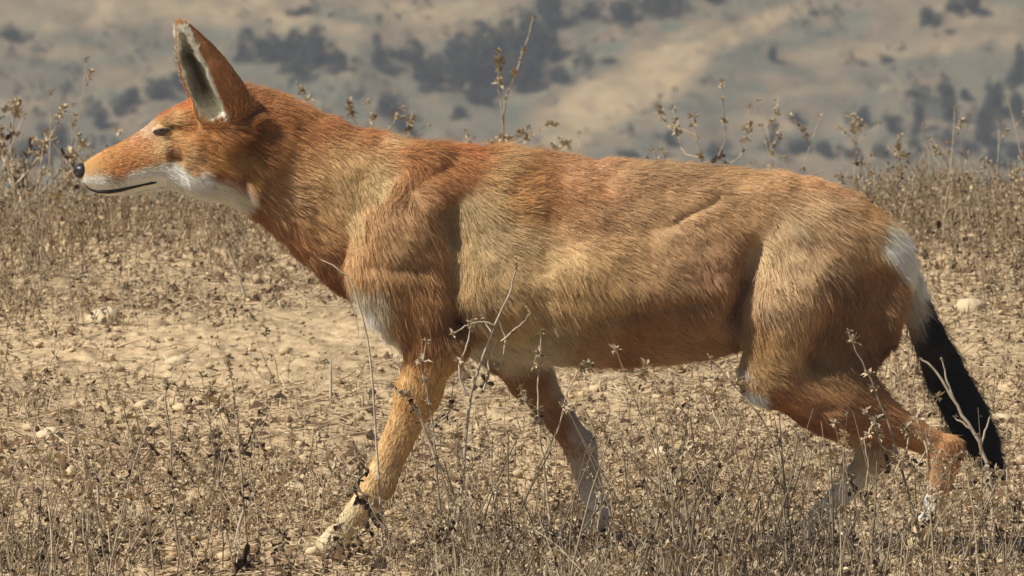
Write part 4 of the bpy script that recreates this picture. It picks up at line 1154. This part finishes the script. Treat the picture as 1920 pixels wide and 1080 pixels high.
def scrub(x, y, H, seed, name, label, cA, cB):
    R = np.random.default_rng(seed); n = len(x)
    z = ground_h(x, y) - .003; base = np.stack([x, y, z], 1)
    a = R.uniform(0, 6.283, n); ln = R.gamma(2, .22, n); d = np.stack([np.cos(a) * ln, np.sin(a) * ln, 1 + 0 * a], 1); d /= np.linalg.norm(d, axis=1)[:, None]
    s = np.stack([-np.sin(a), np.cos(a), 0 * a], 1); k = R.normal(0, .22, (n, 3)); rr = R.uniform(.0004, .0008, n) * (1 + H / .12)
    def at(t): return base + d * (H * t)[:, None] + k * (H * t * t)[:, None]
    rings = []
    for t, w_ in ((0, 1), (.35, .9), (.7, .7), (1, .4)):
        c = at(np.full(n, t))
        for an in (0, 2.09, 4.19): rings.append(c + (s * math.cos(an) + np.cross(d, s) * math.sin(an)) * (rr * w_)[:, None])
    VV = np.stack(rings, 1)
    F1 = np.array([(j * 3 + i, j * 3 + (i + 1) % 3, (j + 1) * 3 + (i + 1) % 3, (j + 1) * 3 + i) for j in range(3) for i in range(3)])
    FF = (F1[None] + (np.arange(n) * 12)[:, None, None]).reshape(-1, 4)
    t = R.random((n, 1)); C = srgb(cA) * (1 - t) + srgb(cB) * t; Cs = np.repeat(C, 12, 0)
    # bracts and curled leaf bits
    m = 6; i_ = np.repeat(np.arange(n), m); t = R.uniform(.25, 1.02, n * m)
    c = base[i_] + d[i_] * (H[i_] * t)[:, None] + k[i_] * (H[i_] * t * t)[:, None]
    sz = R.gamma(3, .0008, n * m) + .0008; M1 = R.normal(0, 1, (n * m, 3)); M1 /= np.linalg.norm(M1, axis=1)[:, None]; M2 = np.cross(M1, R.normal(0, 1, (n * m, 3))); M2 /= np.linalg.norm(M2, axis=1)[:, None]
    q = np.stack([c, c + M1 * sz[:, None] + M2 * sz[:, None] * .4, c + M1 * sz[:, None] * 2, c + M1 * sz[:, None] - M2 * sz[:, None] * .4], 1)
    F2 = np.arange(n * m * 4).reshape(-1, 4) + len(VV.reshape(-1, 3))
    dk = (R.random(n * m) < .22)[:, None]; C2 = np.where(dk, srgb((70, 54, 40)), C[i_] * 1.05)
    me = mesh_np(name, np.concatenate([VV.reshape(-1, 3), q.reshape(-1, 3)]), np.concatenate([FF, F2])); set_col(me, np.concatenate([Cs, np.repeat(C2, 4, 0)]))
    o = link(name, me, M_LIT); tag(o, label, kind='stuff'); return o
Rq = np.random.default_rng(61)
Rt = np.random.default_rng(65)
def spots(n, y0, y1, thr):
    y = Rq.uniform(y0, y1, n); x = Rq.uniform(-1, 1, n) * ((y + 12) * .054 + .05); m = clumpy(x, y, 3.5) + Rq.normal(0, .2, n) > thr; return x[m], y[m]
x, y = spots(4200, -.85, -.12, .14); px, _ = to_px(np.stack([x, y, 0 * x], 1))
scrub(x, y, Rq.uniform(.02, .10, len(x)) * np.where((px > 590) & (px < 820), .55, 1), 62, 'dry_scrub', 'soft tangle of dead twigs along the bottom of the picture', (132, 117, 95), (194, 176, 146))
x, y = spots(1300, -.7, -.13, .08); px, _ = to_px(np.stack([x, y, 0 * x], 1))
scrub(x, y, Rq.uniform(.07, .19, len(x)) * np.where((px > 560) & (px < 860), .35, 1) * np.where(px < 560, .75, 1), 66, 'dry_scrub', 'taller grey brown dead stems crossing the paws', (100, 88, 72), (158, 142, 118))
x, y = spots(5000, .05, 2.2, .05)
scrub(x, y, Rq.uniform(.012, .055, len(x)), 63, 'dry_scrub', 'low dead twigs on the soil behind the legs', (134, 116, 90), (188, 166, 132))
x, y = spots(30000, 1.6, 6.0, -.1); px, _ = to_px(np.stack([x, y, 0 * x], 1))
fr = np.clip((y - 2.0 + .9 * noise3(x * 1.3, y * .8, x * 0 + 5)) / 2.6, .0, 1)
hh = np.interp(px, [-50, 150, 420, 620, 1500, 1700, 1950], [1.8, 1.4, .9, .45, .6, 1.15, 1.3]) * (.7 + .7 * noise3(x * 3, y * 2, x * 0)) * (.3 + .7 * fr)
kp = Rq.random(len(x)) < np.interp(px, [0, 420, 620, 1600, 1750], [.8, .65, .3, .4, .7]) * (.06 + .94 * fr ** 1.6); x, y, hh = x[kp], y[kp], hh[kp]
scrub(x, y, Rq.uniform(.02, .085, len(x)) * hh, 64, 'dry_scrub', 'brown grey brush fringing the crest of the field', (122, 104, 78), (182, 160, 126))

# ------------------------------------------------------------------ far shrubs on the slope
def leaf_cloud(R, n, lumps, leaf):
    VV, FF = [], []
    L = [(R.normal(0, 1, 3) * [.42, .42, .22] + [0, 0, .5], R.uniform(.28, .48)) for _ in range(lumps)]
    for i in range(n):
        c, r = L[R.integers(0, lumps)]; d = R.normal(0, 1, 3); d /= np.linalg.norm(d)
        p = c + d * r * R.uniform(.5, 1.08); 
        if p[2] < .02: p[2] = .02 + R.random() * .1
        M = rot_rand(R); s = leaf * R.uniform(.6, 1.4); k = len(VV)
        for q in ((-1, 0, 0), (0, -.45, .15), (1, 0, 0), (0, .45, .15)): VV.append(p + (M @ np.array(q)) * s)
        FF.append((k, k + 1, k + 2, k + 3))
    return np.array(VV), np.array(FF)
M_BUSH = mat_plain('heath_leaf', (*srgb((52, 58, 44)),), .8, .15, 0, 3)
M_WOOD = mat_plain('shrub_wood', (.08, .06, .045), .9, .1)
RB = np.random.default_rng(77)
BUSH = []
for i in range(6):
    me = mesh_np('crown', *leaf_cloud(RB, 850, 6 + i % 3, .085)); me.materials.append(M_BUSH)
    st = mesh_np('trunk', *join([tube(wander(RB, (RB.uniform(-.1, .1), RB.uniform(-.1, .1), -.2), (RB.uniform(-.5, .5), RB.uniform(-.5, .5), 1), .9, 5), np.linspace(.035, .012, 6), 5) for _ in range(4)])); st.materials.append(M_WOOD)
    BUSH.append((me, st))
BL = [(462, 100, 46, 40), (505, 92, 56, 52), (548, 100, 60, 60), (598, 108, 56, 56), (636, 118, 30, 34), (560, 138, 46, 34), (350, 158, 52, 44), (300, 178, 46, 40), (232, 206, 36, 34), (186, 226, 34, 46), (250, 190, 30, 30), (395, 135, 40, 38),
      (716, 130, 36, 46), (748, 108, 44, 24), (732, 205, 50, 46), (790, 128, 50, 54), (812, 160, 40, 40), (858, 108, 66, 52), (905, 80, 44, 40), (880, 150, 70, 70), (930, 128, 70, 80), (975, 88, 56, 60), (1028, 34, 50, 60), (1010, 95, 60, 80), (985, 150, 70, 60), (900, 186, 50, 34), (1040, 150, 36, 34),
      (1100, 24, 50, 26), (1165, 34, 60, 30), (1215, 22, 60, 34), (1262, 8, 60, 26), (1330, 0, 60, 20), (1745, 40, 36, 34), (1792, 20, 40, 30), (1825, 22, 40, 30), (1912, 145, 36, 60), (1900, 205, 50, 60), (1866, 190, 30, 60), (1842, 225, 30, 44), (1780, 215, 28, 60), (1722, 225, 24, 50),
      (1780, 262, 34, 26), (1850, 262, 40, 34), (1672, 245, 26, 36), (1612, 232, 28, 34), (1770, 186, 30, 20), (1810, 190, 26, 20), (1720, 188, 26, 20), (1442, 278, 40, 36), (1500, 276, 40, 26), (1536, 278, 36, 26), (1340, 292, 40, 24), (1492, 222, 26, 18), (1816, 290, 34, 22), (1868, 310, 40, 30), (1905, 290, 40, 30),
      (30, 78, 50, 22), (565, 30, 50, 14), (1448, 110, 22, 26), (1660, 120, 24, 12), (1100, 120, 60, 14), (100, 262, 50, 40), (60, 300, 50, 40), (1650, 292, 30, 22), (1715, 288, 30, 20), (1590, 300, 34, 20), (760, 240, 40, 28), (1870, 350, 50, 30), (1250, 268, 30, 24), (1180, 292, 40, 18), (860, 222, 30, 18)]
def where(px, py):
    if px < 330: return 'far dark shrub on the slope above the muzzle'
    if px < 430: return 'far dark shrub on the slope beside the ear'
    if px < 660: return 'far dark shrub in the thicket just right of the ear'
    if px < 1070: return 'far dark shrub in the large thicket above the shoulders'
    if px < 1400: return 'far dark shrub in the row at the top of the straw clearing' if py < 60 else 'far dark shrub low on the slope above the middle back'
    if px < 1600: return 'far dark shrub low on the slope above the loins'
    return 'far dark shrub near the top right corner' if py < 130 else 'far dark shrub on the lower right of the slope'
for i, (px, py, wd, ht) in enumerate(BL):
    p = hill_hit(px, py + ht * .45)
    if p is None: continue
    d = np.linalg.norm(p - CAM); sc = d * PXR
    me, st = BUSH[i % 6]
    o = bpy.data.objects.new('shrub', None); COL.objects.link(o)
    o.location = (p[0], p[1], float(hill_h(np.array([p[0]]), np.array([p[1]]))[0]) - .05); o.rotation_euler = (0, 0, RB.uniform(0, 6.28)); o.scale = (wd * sc * .80, wd * sc * .80, ht * sc * 1.15)
    for nm, m_ in (('crown', me), ('trunk', st)):
        c = bpy.data.objects.new(nm, m_); COL.objects.link(c); c.parent = o
    tag(o, where(px, py), 'shrub', 'dark shrubs on the far slope')

# low heath: uncountable tussocks
Rs = np.random.default_rng(88); n = 6000
hx = Rs.uniform(-22, 22, n); hy = Rs.uniform(224, 272, n)
kp = fbm(hx * .5, hy * .3, hx * 0 + 6, 3) + Rs.normal(0, .2, n) > .0; 
q = np.stack([hx, hy, hill_h(hx, hy)], 1); hp, hq = to_px(q)
u1 = (hp - 1180) * math.cos(-.49) + (hq - 160) * math.sin(-.49); v1 = -(hp - 1180) * math.sin(-.49) + (hq - 160) * math.cos(-.49)
kp &= ~((np.abs(u1) < 200) & (np.abs(v1) < 50)); kp &= ~((hp < 440) & (Rs.random(n) < .55)); kp &= ~((hq < 60) & (hp < 700) & (Rs.random(n) < .8))
q = q[kp]; n = len(q)
k = 8; cen = np.repeat(q, k, 0) + Rs.normal(0, 1, (n * k, 3)) * [.20, .20, .07] + [0, 0, .13]
dirs = Rs.normal(0, 1, (n * k, 2, 3)) * .10
tri = np.stack([cen, cen + dirs[:, 0], cen + dirs[:, 1]], 1)
me = mesh_np('heath', tri.reshape(-1, 3), np.arange(n * k * 3).reshape(-1, 3))
t = np.repeat(Rs.random((n, 1)), k * 3, 0); set_col(me, srgb((88, 86, 70)) * (1 - t) + srgb((134, 124, 100)) * t)
o = link('heath', me, mat_attr('heath_tussock', .9, .05)); tag(o, 'low grey green heath covering the far slope', kind='stuff')

# ------------------------------------------------------------------ haze
hz = NT('haze'); hz.t.nodes.remove(hz.b)
pv = hz.n('ShaderNodeVolumePrincipled'); pv.inputs['Density'].default_value = HAZE; pv.inputs['Color'].default_value = (.88, .92, 1.0, 1); pv.inputs['Anisotropy'].default_value = .1
hz.l(pv.outputs[0], hz.t.nodes['Material Output'].inputs['Volume'])
x0, x1, y0, y1, z0, z1 = -340, 340, -45, 430, -34, 60
VV = np.array([(x, y, z) for x in (x0, x1) for y in (y0, y1) for z in (z0, z1)], float)
FF = np.array([(0, 1, 3, 2), (4, 6, 7, 5), (0, 4, 5, 1), (2, 3, 7, 6), (0, 2, 6, 4), (1, 5, 7, 3)])
o = link('haze', mesh_np('haze', VV, FF), hz.m); tag(o, 'thin bluish air over the valley', kind='stuff')

# ------------------------------------------------------------------ labels: number off look-alikes from left to right only where they share words
ORD = ['leftmost', 'second from left', 'third from left', 'fourth from left', 'fifth from left', 'sixth from left', 'seventh from left', 'eighth from left', 'ninth from left', 'tenth from left']
by = {}
for o in COL.objects:
    if o.parent is None and o.get('group') and o.get('category') in ('weed', 'shrub'): by.setdefault(o['label'], []).append(o)
for lb, os_ in by.items():
    if len(os_) < 2: continue
    os_.sort(key=lambda o: to_px(np.array([list(o.location)]))[0][0])
    for i, o in enumerate(os_):
        w_ = ORD[i] if i < len(ORD) else None
        if i == len(os_) - 1: w_ = 'rightmost'
        if len(os_) > 11 and w_ is None: w_ = 'tenth from right' if i == len(os_) - 10 else {9: 'ninth', 8: 'eighth', 7: 'seventh', 6: 'sixth', 5: 'fifth', 4: 'fourth', 3: 'third', 2: 'second'}.get(len(os_) - i, 'middle') + ' from right'
        o['label'] = w_ + ' ' + lb
